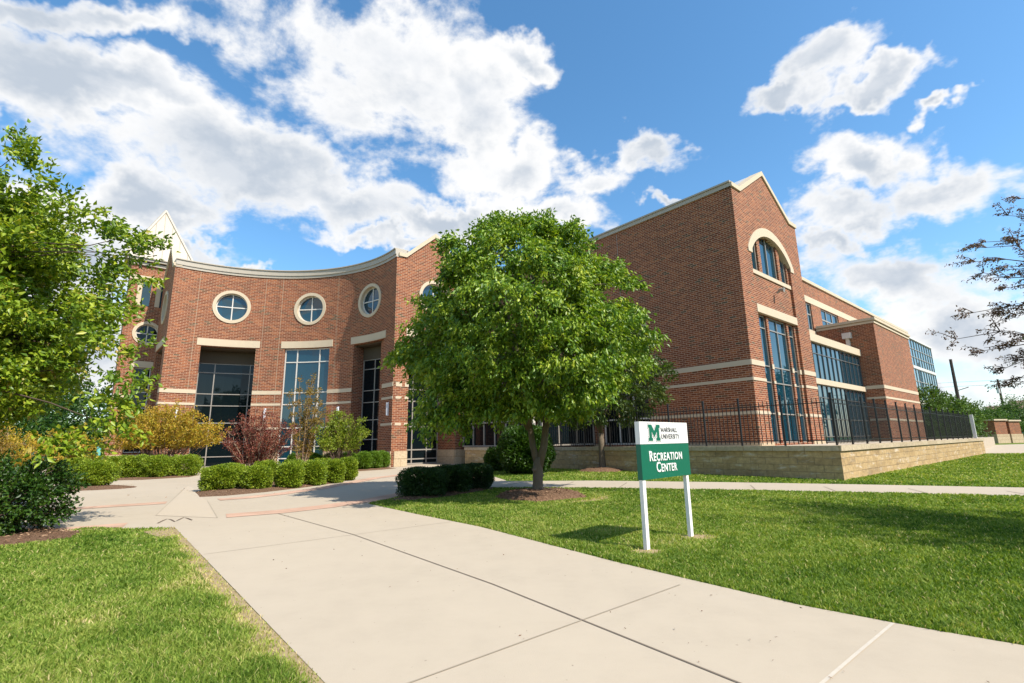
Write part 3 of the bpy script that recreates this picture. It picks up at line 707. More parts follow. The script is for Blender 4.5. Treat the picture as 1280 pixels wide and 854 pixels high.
part('stone_sill', lambda mb: bar(mb, mr, BAY[0]-.02, BAY[1]-.01, 8.82, 9.02, .06, .35), 'stone')
lintel_b = part('lintel', lambda mb: bar(mb, mr, BAY[0]-.05, BAY[1]-.005, 6.88, 7.27, -.02, .35), 'stone')
mrb = pmap(T0, U, SV)
for i, (a, b_) in enumerate(SL):
    window(mr, a, b_, .97, 6.85, [(a+b_)/2+.05] if i == 1 else [], [2.27, 3.70, 4.45, 6.25], .24, .05, 'frame', 'glass_blue')
for i, (a, b_) in enumerate(A2):
    zt = max(zf(a), zf(b_), zf(ac) if a < ac < b_ else 0)
    mb = MB(); 
    for s in (([b_-.09] if i != 1 else [(a+b_)/2-.05, b_-.09])): bar(mb, mr, s, s+.06, 9.04, min(zf(s), zf(s+.06))+.05, .21, .27)
    w = mb.build('window', M['frame'], B)
    mb = MB(); bar(mb, mr, a-.01, b_+.01, 9.02, min(11.25, zt+.03), .27, .29); mb.build('pane', M['glass_blue'], w)
fs = [(0, BAY[0]), (BAY[1], TW)]; courses(mr, fs)
mrb2 = pmap((T0[0]-SV[0]*.12, T0[1]-SV[1]*.12), U, SV)
courses(mrb2, [(BAY[0]+.002, SL[0][0]), (SL[0][1], SL[1][0]), (SL[1][1], SL[2][0]), (SL[2][1], BAY[1]-.002)])
base_blocks(mr, fs, .86, 1.0, .04)
part('coping', lambda mb: stripline(mb, mr, [(-.06, PZ), (.8, PZ), (3.65, 14.55), (6.55, PZ), (TW+.06, PZ)], .21, -.07, .55), 'stone')
# floodlight under the arched window
mb = MB(); b0 = Vector(mr(3.75, 8.22, 0)); n3 = Vector((SV[0], SV[1], 0))
tube(mb, [b0, b0+n3*.22+Vector((0, 0, .12))], [.05, .05], 8); tube(mb, [b0+n3*.12+Vector((0, 0, .14)), b0+n3*.36+Vector((0, 0, .08))], [.07, .11], 12); mb.build('floodlight', M['frame'], B)
# left side wall of the tower
G1 = (5.3, 8.3); G2 = (9.3, 12.7); G3 = (13.8, 17.2)
mb = MB(); slabwall(mb, ml, [(.452, .85), (TLN, .85), (TLN, PZ), (.452, PZ)], [[(a, .96), (b_, .96), (b_, 6.9), (a, 6.9)] for a, b_ in (G1, G2, G3)], th=.45, d0=.0)
mb.build('tower_side_wall', M['brick'], B)
for a, b_ in (G1, G2, G3):
    window(ml, a, b_, .97, 6.89, [a+(b_-a)/3, a+2*(b_-a)/3], [2.27, 3.7, 4.45, 6.2], .15, .08, 'frame_light', 'glass'); lintel(ml, a-.2, b_+.2, 6.93, 7.32)
ls = [(0.0, G1[0]), (G1[1], G2[0]), (G2[1], G3[0]), (G3[1], TLN)]
courses(ml, ls); base_blocks(ml, ls, .86, 1.0, .04)
part('coping', lambda mb: (bar(mb, ml, .0, TLN, PZ, PZ+.20, -.08, .5), bar(mb, ml, .0, TLN, PZ+.20, PZ+.28, -.14, .55)), 'metal_beige')
mb = MB(); bar(mb, ml, 6.62, 6.645, 1.0, 12.6, -.003, .01); mb.build('expansion_joint', M['frame'], B)
# back and far side, flat roof, gabled metal roof behind the gable
mb = MB(); slabwall(mb, pmap(at(T0, TW, 0), V, U), [(.46, .85), (TLN, .85), (TLN, PZ), (.46, PZ)], th=.4); mb.build('tower_far_wall', M['brick'], B)
part('flat_roof', lambda mb: prism(mb, [at(T0, .46, .46), at(T0, TW-.42, .46), at(T0, TW-.42, TLN), at(T0, .46, TLN)], 12.2, 12.4), 'roof_dark')
mb = MB(); rid = 14.78
for (s, e) in ((.78, 3.65), (6.6, 3.65)):
    mb.face([(*at(T0, s, .4), 12.75), (*at(T0, e, .4), rid), (*at(T0, e, 14), rid), (*at(T0, s, 14), 12.75)])
mb.face([(*at(T0, .78, 14), 12.75), (*at(T0, 6.6, 14), 12.75), (*at(T0, 3.65, 14), rid)])
mb.build('gable_roof', M['roofmetal'], B)

# --- long wing behind
mw = pmap(at(T0, 0, 3.2), U, SV); WL = 48.5; WZ = 12.55
wins = [(17.2, 18.6), (20.6, 24.6), (26.8, 30.8)]
mb = MB(); slabwall(mb, mw, [(7.5, .85), (WL, .85), (WL, WZ), (7.5, WZ)], [[(a, 8.85), (b_, 8.85), (b_, 10.95), (a, 10.95)] for a, b_ in wins], th=.4)
mb.build('wing_wall', M['brick'], B)
for i, (a, b_) in enumerate(wins): window(mw, a, b_, 8.86, 10.94, [(a+b_)/2] if i == 0 else [a+(b_-a)/3, a+2*(b_-a)/3], [10.1], .12, .09, 'frame', 'glass_blue')
part('stone_course', lambda mb: [bar(mb, mw, 7.6, WL, 10.96, 11.45, -.03, .1)], 'stone')
part('stone_sill', lambda mb: [bar(mb, mw, 7.6, 22.0, 8.6, 8.84, -.04, .1)], 'stone')
part('stone_course', lambda mb: [bar(mb, mw, 28.6, WL, 8.75, 9.0, -.03, .1)], 'stone')
part('coping', lambda mb: bar(mb, mw, 7.5, WL, WZ, WZ+.24, -.1, .5), 'stone')
# glazed ground storeys between tower and projecting block
mg = pmap(at(T0, 0, .68), U, SV); GA, GB = 7.52, 18.77
ns = 14; vs = [GA+(GB-GA)*k/ns for k in range(1, ns)]
window(mg, GA, GB, 4.47, 6.62, vs, [5.98], .1, .045, 'frame_dark', 'glass_blue', .07)
window(mg, GA, GB, .9, 4.15, vs[::1], [1.2, 2.2, 3.42], .1, .045, 'frame_dark', 'glass_blue', .07)
part('stone_course', lambda mb: bar(mb, mg, GA, GB, 4.152, 4.468, -.06, .3), 'stone'); part('stone_header', lambda mb: bar(mb, mg, GA, GB, 6.622, 7.08, -.08, .5), 'stone')
part('flat_roof', lambda mb: prism(mb, [at(T0, GA, 1.0), at(T0, GB, 1.0), at(T0, GB, 3.2), at(T0, GA, 3.2)], 6.7, 6.9), 'roof_dark')
# projecting block
BLK = at(T0, 18.77, -.38); mbf = pmap(BLK, U, SV); mbs = pmap(BLK, V, NU); BW = 9.7; BZ2 = 8.82
mb = MB(); slabwall(mb, mbf, [(0, .85), (BW, .85), (BW, BZ2), (0, BZ2)], th=.4); slabwall(mb, mbs, [(.402, .85), (3.56, .85), (3.56, BZ2), (.402, BZ2)], th=.4, d0=.0)
slabwall(mb, pmap(at(BLK, BW, 0), V, U), [(.41, .85), (3.56, .85), (3.56, BZ2), (.41, BZ2)], th=.38); mb.build('projecting_block', M['brick'], B)
courses(mbf, [(0, BW)], (LO, MI, UPb)); courses(mbs, [(0, 1.06)], (LO, MI, UPb))
part('coping', lambda mb: (bar(mb, mbf, -.06, BW+.06, BZ2, BZ2+.14, -.06, 3.5), bar(mb, mbf, -.12, BW+.12, BZ2+.2, BZ2+.38, -.14, 3.5)), 'stone')
part('cornice_reveal', lambda mb: bar(mb, mbf, 0, BW, BZ2+.14, BZ2+.2, 0, 3.5), 'stone')
mb = MB(); bar(mb, mbs, 1.5, 1.72, 5.6, 7.95, -.2, 0); bar(mb, mbs, 1.35, 1.87, 7.95, 8.35, -.35, 0); mb.build('downpipe_hopper', M['frame_light'], B)
# glass hall at the far end
mh = pmap(at(T0, 0, 3.15), U, SV); H0, H1 = WL+.02, 60.5
vs = [H0+(H1-H0)*k/9 for k in range(1, 9)]
for (z0, z1, hs) in ((.9, 4.6, [2.7]), (5.0, 8.65, [7.2]), (8.95, 12.1, [10.0, 11.0])):
    window(mh, H0, H1, z0, z1, vs, hs, .1, .07, 'frame', 'glass_pale', .1)
part('stone_course', lambda mb: (bar(mb, mh, H0, H1, 4.6, 5.0, 0, .3), bar(mb, mh, H0, H1, 8.65, 8.95, 0, .3), bar(mb, mh, H0, H1, 12.1, 12.3, -.05, 10)), 'frame_light')
part('hall_body', lambda mb: prism(mb, [at(T0, H0, 3.6), at(T0, H1-.1, 3.6), at(T0, H1-.1, 14), at(T0, H0, 14)], 0, 12.0), 'roof_dark')
# solid body behind the fronts and the roofs
mb = MB(); prism(mb, [at(T0, 7.9, 3.65), at(T0, WL-.05, 3.65), at(T0, WL-.05, 24), at(T0, 7.9, 24)], 0, 12.3); mb.build('wing_body', M['brick'], B)
mb = MB(); arcp = [(CC[0]+(CR+1.5)*math.cos(R_(a)), CC[1]+(CR+1.5)*math.sin(R_(a))) for a in np.linspace(128, 46, 28)]
prism(mb, [at(P0, 4.7, 2.05)] + [at(P0, 4.7, 16)] + [(-24.0, 46)] + [at(Q, 3.4, 1.2), (CL[0]+1.0, CL[1]+3.2)] + arcp + [at(P0, .3, 2.05)], 0, 11.75)
mb.build('entrance_body', M['brick'], B)
mb = MB(); c2 = [(CC[0]+(CR+.3)*math.cos(R_(a)), CC[1]+(CR+.3)*math.sin(R_(a))) for a in np.linspace(133.5, 38, 32)]
prism(mb, c2 + [at(P0, 2.3, 1.9), at(P0, 4.6, 1.9), at(P0, 4.7, 3), (arcp[14][0], arcp[14][1]+2), (CL[0]-.6, CL[1]+3)], 11.76, 11.83); mb.build('flat_roof', M['roof_dark'], B)
# glazed link sitting on the terrace wall beside the entrance
mk = pmap(at(W0, .30, 13.4), V, NU)
window(mk, 0, 5.6, .98, 3.5, [.75, 1.7, 2.65, 3.6, 4.6], [2.25], .08, .07, 'frame', 'glass', .1)
part('link_roof', lambda mb: bar(mb, mk, -.2, 5.6, 3.5, 3.8, -.2, 5.3), 'frame_light')
part('column', lambda mb: (bar(mb, mk, -.32, -.08, .97, 3.5, 0, .24), bar(mb, mk, -.32, -.08, .97, 3.5, .7, .95)), 'frame_light')
mk2 = pmap(at(W0, .45, 13.4), U, SV); window(mk2, .6, 4.8, .98, 3.5, [2.0, 3.4], [2.25], .0, .07, 'frame', 'glass', .1)

# ------------------------------------------------------------------ terrace wall, terrace, fence
t = empty('retaining_wall', (*W0, 0), label='long tan stone retaining wall with flat coping turning a corner in front of the tower', cat='wall')
wl = pmap(W0, V, NU); wr = pmap(W0, U, SV); WH = .80; LW, RWd = 18.3, 26.4
mb = MB(); bar(mb, wl, .0, LW, 0, WH, 0, .35); bar(mb, wr, .35, RWd, 0, WH, 0, .35); mb.build('wall', M['wallstone'], t)
for z in (.2, .4, .6):                                   # staggered split faces along the corner
    mb2 = MB()
mb = MB(); bar(mb, wl, -.05, LW, WH, WH+.15, -.05, .40); bar(mb, wr, .40, RWd+.05, WH, WH+.15, -.05, .40); mb.build('coping', M['capstone'], t)
mb = MB(); prism(mb, [at(W0, .36, .36), at(W0, 26.2, .36), at(W0, 62, 3.1), at(W0, 62, 4), at(W0, 6, 30), at(W0, .36, 18.2)], 0, .86)
tag(mb.build('terrace_ground', M['concrete']), kind='structure')
def fence(name, mp, s0, s1, posts, lab, endwhite=False):
    f = empty(name, (*mp(s0, 0, 0)[:2], .95), label=lab, cat='fence', group='black iron railings on the terrace wall')
    for p in posts:
        if p == .25: continue
        mb = MB(); bar(mb, mp, p-.025, p+.025, .95, 2.47, -.025, .025); bar(mb, mp, p-.032, p+.032, 2.47, 2.50, -.032, .032); mb.build('post', M['black_iron'], f)
    if endwhite:
        mb = MB(); bar(mb, mp, s1+.02, s1+.20, .95, 2.40, -.08, .08); mb.build('end_post', M['sign_side'], f)
    ps = sorted(posts)
    for a, b_ in zip(ps[:-1], ps[1:]):
        mb = MB()
        for z in (1.08, 2.18): bar(mb, mp, a+.026, b_-.026, z, z+.028, -.012, .012)
        n = int((b_-a)/.125)
        for k in range(1, n):
            s = a+(b_-a)*k/n; bar(mb, mp, s-.011, s+.011, .99, 2.34, -.0155, -.003)
        mb.build('railing_panel', M['black_iron'], f)
    return f
fl = pmap(at(W0, .25, 0), V, NU); fr = pmap(at(W0, 0, .25), U, SV)
fence('iron_fence', fl, .25, 12.6, [.25, 1.52, 2.85, 4.1, 5.5, 6.9, 8.3, 9.7, 11.1, 12.5], 'black iron fence on the shaded left run of the stone wall')
fence('iron_fence', fr, .66, 25.6, [.66]+[2.12+1.49*k for k in range(16)], 'black iron fence on the sunlit right run of the wall, ending at a grey post', True)

# brick enclosures beyond the wall
def brick_box(x, y, w, dpt, h, lab):
    o = empty('brick_enclosure', (x, y, 0), label=lab, cat='enclosure', group='brick enclosures beyond the wall')
    mp = pmap((x, y), (.951, .309), (.309, -.951)); mb = MB(); bar(mb, mp, 0, w, 1.15, h, 0, dpt); mb.build('wall', M['brick'], o)
    mb = MB(); bar(mb, mp, -.08, w+.08, 0, 1.15, -.08, dpt+.08); mb.build('base', M['stone_base'], o)
    mb = MB(); bar(mb, mp, -.15, w+.15, h, h+.18, -.15, dpt+.15); mb.build('coping', M['stone'], o)
BX1 = (60.92, 63.28, 2.3, 2.3); BX2 = (63.75, 64.3, 2.2, 2.3)
brick_box(BX1[0], BX1[1], BX1[2], BX1[3], 2.85, 'nearer brick and stone enclosure beyond the right end of the fence')
brick_box(BX2[0], BX2[1], BX2[2], BX2[3], 2.75, 'farther brick and stone enclosure at the right edge of the view')

# ------------------------------------------------------------------ campus sign
SB = (1.40, 5.73); SA = R_(44); SD = (math.cos(SA), math.sin(SA)); SN = (math.sin(SA), -math.cos(SA))
sg = empty('campus_sign', (*SB, 0), label='green and white recreation centre sign on two white posts in the grass', cat='sign')
ms = pmap(SB, SD, SN)
for p in (.086, 1.118):
    mb = MB(); bar(mb, ms, p, p+.062, -.05, .748, .006, .052); mb.build('post', M['white'], sg)
mb = MB(); bar(mb, ms, .082, 1.235, .75, 1.148, 0, .062); panel = mb.build('panel', M['green'], sg); panel['label'] = 'green lower panel'
mb = MB(); bar(mb, ms, .082, 1.235, 1.151, 1.41, 0, .062); p2 = mb.build('panel', M['white'], sg); p2['label'] = 'white upper panel'
def ontext(txt, s, z, size, mat, par, sx=1., off=.0, name='lettering'):
    cu = bpy.data.curves.new('t', 'FONT'); cu.body = txt; cu.size = size; cu.space_character = 1.14; cu.offset = off; cu.extrude = .002; cu.resolution_u = 3
    o = bpy.data.objects.new('t', cu); col.objects.link(o); dg = bpy.context.evaluated_depsgraph_get()
    me = bpy.data.meshes.new_from_object(o.evaluated_get(dg)); bpy.data.objects.remove(o)
    xs = [v.co.x for v in me.vertices]; w = max(xs)
    loc = root_loc(par)
    for v in me.vertices:
        P = ms(s+v.co.x*sx, z+v.co.y, -.0035-v.co.z); v.co = Vector(P)-loc
    me.materials.clear(); me.materials.append(mat); me.name = name
    ob = bpy.data.objects.new(name, me); col.objects.link(ob); ob.parent = par
    return ob, w*sx
def fit_text(parts, s0, s1, z, mat, par, off):
    """parts: list of (text, size); laid out to span s0..s1"""
    tot = 0; meas = []
    for tx, sz in parts:
        cu = bpy.data.curves.new('t', 'FONT'); cu.body = tx; cu.size = sz; cu.space_character = 1.14; o = bpy.data.objects.new('t', cu); col.objects.link(o)
        bpy.context.view_layer.update(); w = o.dimensions.x + sz*.13; bpy.data.objects.remove(o); meas.append(w); tot += w
    k = (s1-s0)/tot; s = s0
    for (tx, sz), w in zip(parts, meas):
        ontext(tx, s, z, sz, mat, par, k, off); s += w*k
fit_text([('R', .165), ('ECREATION', .128)], .245, 1.035, .955, M['white'], panel, .0024)
fit_text([('C', .165), ('ENTER', .128)], .39, .885, .825, M['white'], panel, .0024)
# thin serif capitals as strokes
m_ink = plain('sign_ink', (.05, .05, .055), .5)
GL = {'M': ([((0,0),(0,1),.5),((0,1),(.5,.1),1),((.5,.1),(1,1),.5),((1,1),(1,0),1)], 1.15, [(0,0),(1,0),(0,1),(1,1)]),
 'A': ([((0,0),(.45,1),.5),((.45,1),(.9,0),1),((.2,.35),(.7,.35),.5)], .95, [(0,0),(.9,0)]),
 'R': ([((0,0),(0,1),1),((0,1),(.45,1),.5),((.45,1),(.6,.78),1),((.6,.78),(.45,.52),1),((.45,.52),(0,.52),.5),((.35,.52),(.75,0),1)], .8, [(0,0),(0,1)]),
 'S': ([((.55,.85),(.4,1),.6),((.4,1),(.15,1),.6),((.15,1),(.03,.78),.9),((.03,.78),(.5,.35),1),((.5,.35),(.5,.12),.9),((.5,.12),(.3,0),.6),((.3,0),(.03,.15),.6)], .62, []),
 'H': ([((0,0),(0,1),1),((.75,0),(.75,1),1),((0,.5),(.75,.5),.5)], .9, [(0,0),(0,1),(.75,0),(.75,1)]),
 'L': ([((0,0),(0,1),1),((0,0),(.5,0),.6),((.5,0),(.55,.2),.5)], .65, [(0,1)]),
 'U': ([((0,1),(0,.25),1),((0,.25),(.2,0),.7),((.2,0),(.5,0),.6),((.5,0),(.7,.25),.6),((.7,.25),(.7,1),.5)], .85, [(0,1),(.7,1)]),
 'N': ([((0,0),(0,1),.5),((0,1),(.75,0),1),((.75,0),(.75,1),.5)], .9, [(0,0),(0,1),(.75,1)]),
 'I': ([((0,0),(0,1),1)], .22, [(0,0),(0,1)]), 'V': ([((0,1),(.4,0),1),((.4,0),(.8,1),.5)], .85, [(0,1),(.8,1)]),
 'E': ([((0,0),(0,1),1),((0,1),(.5,1),.5),((0,.5),(.4,.5),.5),((0,0),(.5,0),.5),((.5,0),(.52,.18),.5),((.5,1),(.5,.84),.5)], .65, [(0,0),(0,1)]),
 'T': ([((.35,0),(.35,1),1),((0,1),(.7,1),.5),((0,1),(0,.84),.5),((.7,1),(.7,.84),.5)], .8, [(.35,0)]),
 'Y': ([((.4,0),(.4,.5),1),((.4,.5),(0,1),1),((.4,.5),(.8,1),.5)], .85, [(.4,0),(0,1),(.8,1)])}
def serif_text(txt, s0, s1, z, h):
    tot = sum(GL[c][1]+.2 for c in txt)-.2; k = (s1-s0)/tot; s = s0; mb = MB()
    for c in txt:
        st, w, sr = GL[c]
        for (a, b_, tw) in st:
            A = Vector((s+a[0]*k, z+a[1]*h)); C_ = Vector((s+b_[0]*k, z+b_[1]*h)); d = (C_-A).normalized(); n_ = Vector((-d.y, d.x))*(.0052*tw+.0010)
            q = [A-n_, C_-n_, C_+n_, A+n_]; mb.face([ms(p.x, p.y, -.003) for p in q])
        for (a, bb) in sr:
            A = Vector((s+a*k, z+bb*h)); q = [(A.x-.008, A.y-.0015), (A.x+.008, A.y-.0015), (A.x+.008, A.y+.0015), (A.x-.008, A.y+.0015)]
            mb.face([ms(x, y, -.0034) for x, y in q])
        s += (w+.2)*k
    mb.build('lettering', m_ink, p2)
serif_text('MARSHALL', .565, .965, 1.292, .052); serif_text('UNIVERSITY', .565, 1.005, 1.210, .052)
# block M emblem: green letter with white edge and dark green rim
def bigM(g_):  # outline grown by g_
    x0, x1, z0, z1 = .265, .535, 1.185, 1.378; w = x1-x0; h = z1-z0
    o = [(0,0),(.36,0),(.36,.2),(.29,.2),(.29,.55),(.5,.2),(.71,.55),(.71,.2),(.64,.2),(.64,0),(1,0),(1,.2),(.93,.2),(.93,.8),(1,.8),(1,1),(.70,1),(.5,.62),(.30,1),(0,1),(0,.8),(.07,.8),(.07,.2),(0,.2)]
    P = [Vector((x0+a*w, z0+b_*h)) for a, b_ in o]; n = len(P); out = []
    for i in range(n):
        a, b_, c = P[i-1], P[i], P[(i+1) % n]; n1 = Vector(((b_-a).y, -(b_-a).x)).normalized(); n2 = Vector(((c-b_).y, -(c-b_).x)).normalized()
        m_ = (n1+n2); m_ = m_.normalized()/max(.6, math.sqrt(max(0, (1+n1.dot(n2))/2))); out.append((b_.x+m_.x*g_, b_.y+m_.y*g_))
    return out
for gr, dd, mt in ((.013, -.002, m_ink), (.008, -.0028, M['white']), (0, -.0036, M['green'])):
    mb = MB(); V2, F = cdt(bigM(gr), [])
    for f in F: mb.face([ms(V2[i].x, V2[i].y, dd) for i in f])
    mb.build('emblem', mt, p2)

# ------------------------------------------------------------------ vegetation
def branch(pts0, p1, n=6, sag=0., wob=.06):
    a = Vector(pts0); b_ = Vector(p1); L = (b_-a).length; out = []
    for k in range(n+1):
        t = k/n; p = a.lerp(b_, t) + Vector((0, 0, sag*L*math.sin(math.pi*t)))
        if 0 < k < n: p += Vector([random.uniform(-wob, wob)*L for _ in range(3)])*.5
        out.append(p)
    return out
def cluster_leaves(C, per, spread, L, W, droop, outc, tone_sp=.18, flat_=.8):
    """leaf sprays: every cluster is a short twig with leaves along it"""
    n = len(C); ax = norm(C-outc + rng.normal(size=(n, 3))*.6*np.linalg.norm(C-outc, axis=1).mean()*.5); ax[:, 2] -= droop*.5; ax = norm(ax)
    t = rng.uniform(-.5, 1, (n, per)); base = C[:, None, :] + ax[:, None, :]*t[..., None]*spread + rng.normal(size=(n, per, 3))*spread*.38*np.array([1, 1, flat_])
    D = ax[:, None, :]*.7 + rng.normal(size=(n, per, 3))*.75; D[..., 2] -= droop
    P = base.reshape(-1, 3); D = D.reshape(-1, 3); m = len(P)
    tn = np.clip(rng.normal(.45, .12, n)[:, None] + rng.normal(0, tone_sp, (n, per)), 0, 1).reshape(-1)
    Vv, F = leafarr(P, D, L*rng.uniform(.65, 1.25, m), W*rng.uniform(.7, 1.2, m))
    return Vv, F, np.repeat(tn, 4)
def crown_points(n, prof, cx, cy, lump=.16, inner=.45, seed=1, az=None):
    """points inside a lobed crown; prof = [(z, radius)]"""
    r_ = np.random.default_rng(seed); zs = np.array([p[0] for p in prof]); rs = np.array([p[1] for p in prof])
    ph = r_.uniform(0, 6.28, (6,)); out = []
    while len(out) < n:
        z = r_.uniform(zs[0], zs[-1]); R0 = np.interp(z, zs, rs)
        if r_.uniform(0, max(rs)) > R0: continue
        a = r_.uniform(0, 2*math.pi)
        l = 1 + lump*(math.sin(3*a+ph[0]+z*1.1)*.5+math.sin(5*a+ph[1]-z*2.1)*.35+math.sin(8*a+ph[2]+z*3.3)*.35+math.sin(z*5+ph[3]+2*a)*.3)
        rr = R0*l*(inner + (1-inner)*r_.uniform(0, 1)**.5)
        if r_.uniform() < .06: rr *= r_.uniform(1.0, 1.10)
        out.append((cx+rr*math.cos(a), cy+rr*math.sin(a), z + r_.normal()*.06))
    return np.array(out)
def lobed(C, n, ctr, seed, amt=.13, rad=.62):
    """gather crown points into separate sprays so that the outline is uneven"""
    r_ = np.random.default_rng(seed+99); K = C[r_.choice(len(C), n, replace=False)]
    K = ctr + (K-ctr)*(1+r_.uniform(-.04, .10, (n, 1)))
    D2 = ((C[:, None, :]-K[None])**2).sum(2); j = D2.argmin(1); k = K[j]
    off = C-k; off[:, 2] = off[:, 2]*.8
    return k + off*(1-amt*1.6)
def make_tree(name, base, prof, cxy, ncl, per, spread, L, W, leafm, barkm, trunk_r, fork_z, label, cat='tree', group=None, droop=.5, lump=.16, inner=.45, limbs=7, twigs=90, seed=3, lean=(0, 0), extra=None, forks=None, keep=None, lobes=0):
    random.seed(seed); bx, by = base
    t = empty(name, (bx, by, 0), label=label, cat=cat, group=group)
    C = crown_points(ncl, prof, cxy[0], cxy[1], lump, inner, seed)
    if lobes: C = lobed(C, lobes, np.array([cxy[0], cxy[1], (prof[0][0]+prof[-1][0])/2]), seed)
    if extra is not None: C = np.concatenate([C, extra])
    if keep is not None: C = C[keep(C)]
    zc = (prof[0][0]+prof[-1][0])/2; outc = np.array([cxy[0], cxy[1], zc-.3])
    mb = MB(); fk = Vector((bx+lean[0], by+lean[1], fork_z))
    tr = [Vector((bx, by, -.05)), Vector((bx, by, .08)), Vector((bx+lean[0]*.3, by+lean[1]*.3, fork_z*.35)), Vector((bx+lean[0]*.6, by+lean[1]*.6, fork_z*.7)), fk]
    tube(mb, tr, [trunk_r*1.45, trunk_r*1.12, trunk_r*.95, trunk_r*.95, trunk_r*.8], 14)
    nodes = []
    for q, f_ in enumerate(forks or ()):
        e_ = Vector((bx+f_[0], by+f_[1], f_[2])); r0 = trunk_r*(.62 if q == 0 else .72)
        tube(mb, [fk-Vector((0, 0, .25)), fk.lerp(e_, .3)+Vector((f_[0]*.35, 0, 0)), fk.lerp(e_, .65)+Vector((f_[0]*.2, 0, 0)), e_], [r0*1.1, r0, r0*.9, r0*.8], 12)
    for q in range(5 if forks else 0):                   # burls
        a_ = random.uniform(0, 6.28); z_ = random.uniform(.35, .85); c_ = Vector((bx+trunk_r*.75*math.cos(a_), by+trunk_r*.75*math.sin(a_), z_)); tube(mb, [c_+Vector((0, 0, -.07)), c_, c_+Vector((0, 0, .07))], [.02, .07, .02], 8)
    for k in range(limbs):
        a = 2*math.pi*k/limbs + random.uniform(-.3, .3); zz = random.uniform(.45, .85); z = prof[0][0]+(prof[-1][0]-prof[0][0])*zz
        R0 = np.interp(z, [p[0] for p in prof], [p[1] for p in prof])*random.uniform(.3, .6)
        if k == 0: R0 = .1; z = prof[-1][0]-.6
        st = fk + Vector((0, 0, -random.uniform(0, .15)))
        if forks:
            f_ = forks[0] if R0*math.cos(a) < 0 else forks[1]; st = Vector((bx+f_[0], by+f_[1], f_[2]-random.uniform(.05, .3)))
        pts = branch(st, (cxy[0]+R0*math.cos(a), cxy[1]+R0*math.sin(a), z), 7, .06, .05)
        r0 = trunk_r*random.uniform(.42, .62); tube(mb, pts, list(np.linspace(r0, r0*.25, len(pts))), 9)
        nodes += [(p, r0*(1-.75*i/len(pts))) for i, p in enumerate(pts) if i > 1]
    idx = np.random.default_rng(seed).choice(len(C), min(twigs, len(C)), replace=False)
    for i in idx:
        c = Vector(C[i]); best = min(nodes, key=lambda q: (q[0]-c).length + max(0, q[0].z-c.z)*1.2)
        pts = branch(best[0], c, 4, .05, .08); r0 = min(best[1]*.5, .028)
        tube(mb, pts, list(np.linspace(r0, .005, len(pts))), 5, cap=False)
    mb.build('trunk', barkm, t, smooth=True)
    Vv, F, tn = cluster_leaves(C, per, spread, L, W, droop, outc)
    npmesh('crown', Vv-np.array([bx, by, 0]), F, tn, leafm, t)
    return t
# main tree
TB = (.52, 11.50)
mprof = [(1.85, .95), (2.15, 1.85), (2.6, 2.45), (3.2, 2.75), (4.0, 2.66), (4.8, 2.32), (5.5, 1.84), (6.1, 1.22), (6.66, .45)]
r2 = np.random.default_rng(5); ex = np.concatenate([np.c_[r2.normal(-1.35, .42, 70), r2.normal(10.9, .45, 70), r2.normal(1.88, .22, 70)], np.c_[r2.normal(.45, .36, 34), r2.normal(10.1, .2, 34), r2.normal(2.0, .12, 34)]])
make_tree('shade_tree', TB, mprof, (.33, 11.6), 2800, 36, .185, .115, .055, M['leaf_main'], M['bark'], .12, .85,
          'large round-crowned green tree with forked trunk in a mulch ring by the path', droop=.75, lump=.30, inner=.42, limbs=8, twigs=150, seed=8, lean=(.03, 0), extra=ex, forks=((-.16, .05, 1.75), (.24, -.02, 1.8)), lobes=230)
# knob on trunk is part of the trunk mesh
# smaller tree behind, near the wall
make_tree('small_tree', (3.60, 20.6), [(2.0, 1.2), (2.7, 2.3), (3.6, 2.5), (4.8, 2.3), (5.8, 1.7), (6.6, .6)], (3.7, 20.6), 620, 34, .24, .16, .07, M['leaf_back'], M['bark'], .13, 1.5,
          'smaller dark-trunked tree close to the stone wall, behind and right of the large tree', limbs=6, twigs=50, seed=21)
# left tree
exl = []
random.seed(77)
for (px, py, Y, n_) in ((150, 300, 8.6, 7), (168, 310, 8.7, 7), (140, 285, 8.6, 6), (130, 330, 8.4, 9), (160, 350, 8.6, 4), (120, 400, 8.2, 10), (150, 430, 8.4, 7), (160, 470, 8.3, 6), (150, 500, 8.2, 7), (125, 530, 8.0, 6), (90, 550, 7.8, 5), (150, 540, 8.3, 3), (60, 240, 8.4, 6), (85, 270, 8.2, 7), (20, 180, 8.6, 6), (40, 200, 8.4, 6), (150, 390, 8.5, 5)):
    d = tg(px, py); k = Y/d.y
    for q in range(n_): exl.append((d.x*k+random.gauss(0, .13), Y+random.gauss(0, .25), EYE+d.z*k+random.gauss(0, .12)))
make_tree('leafy_tree', (-10.6, 8.9), [(1.75, 1.4), (2.2, 2.2), (3.0, 2.6), (4.2, 2.55), (5.2, 2.1), (6.0, 1.45), (6.6, .6)], (-10.85, 8.6), 3000, 32, .22, .12, .062, M['leaf_left'], M['twig'], .16, 1.3,
          'bright green leafy tree cut off by the left edge of the view', limbs=9, twigs=230, seed=31, droop=.25, lump=.28, inner=.3, extra=np.array(exl), lobes=200)
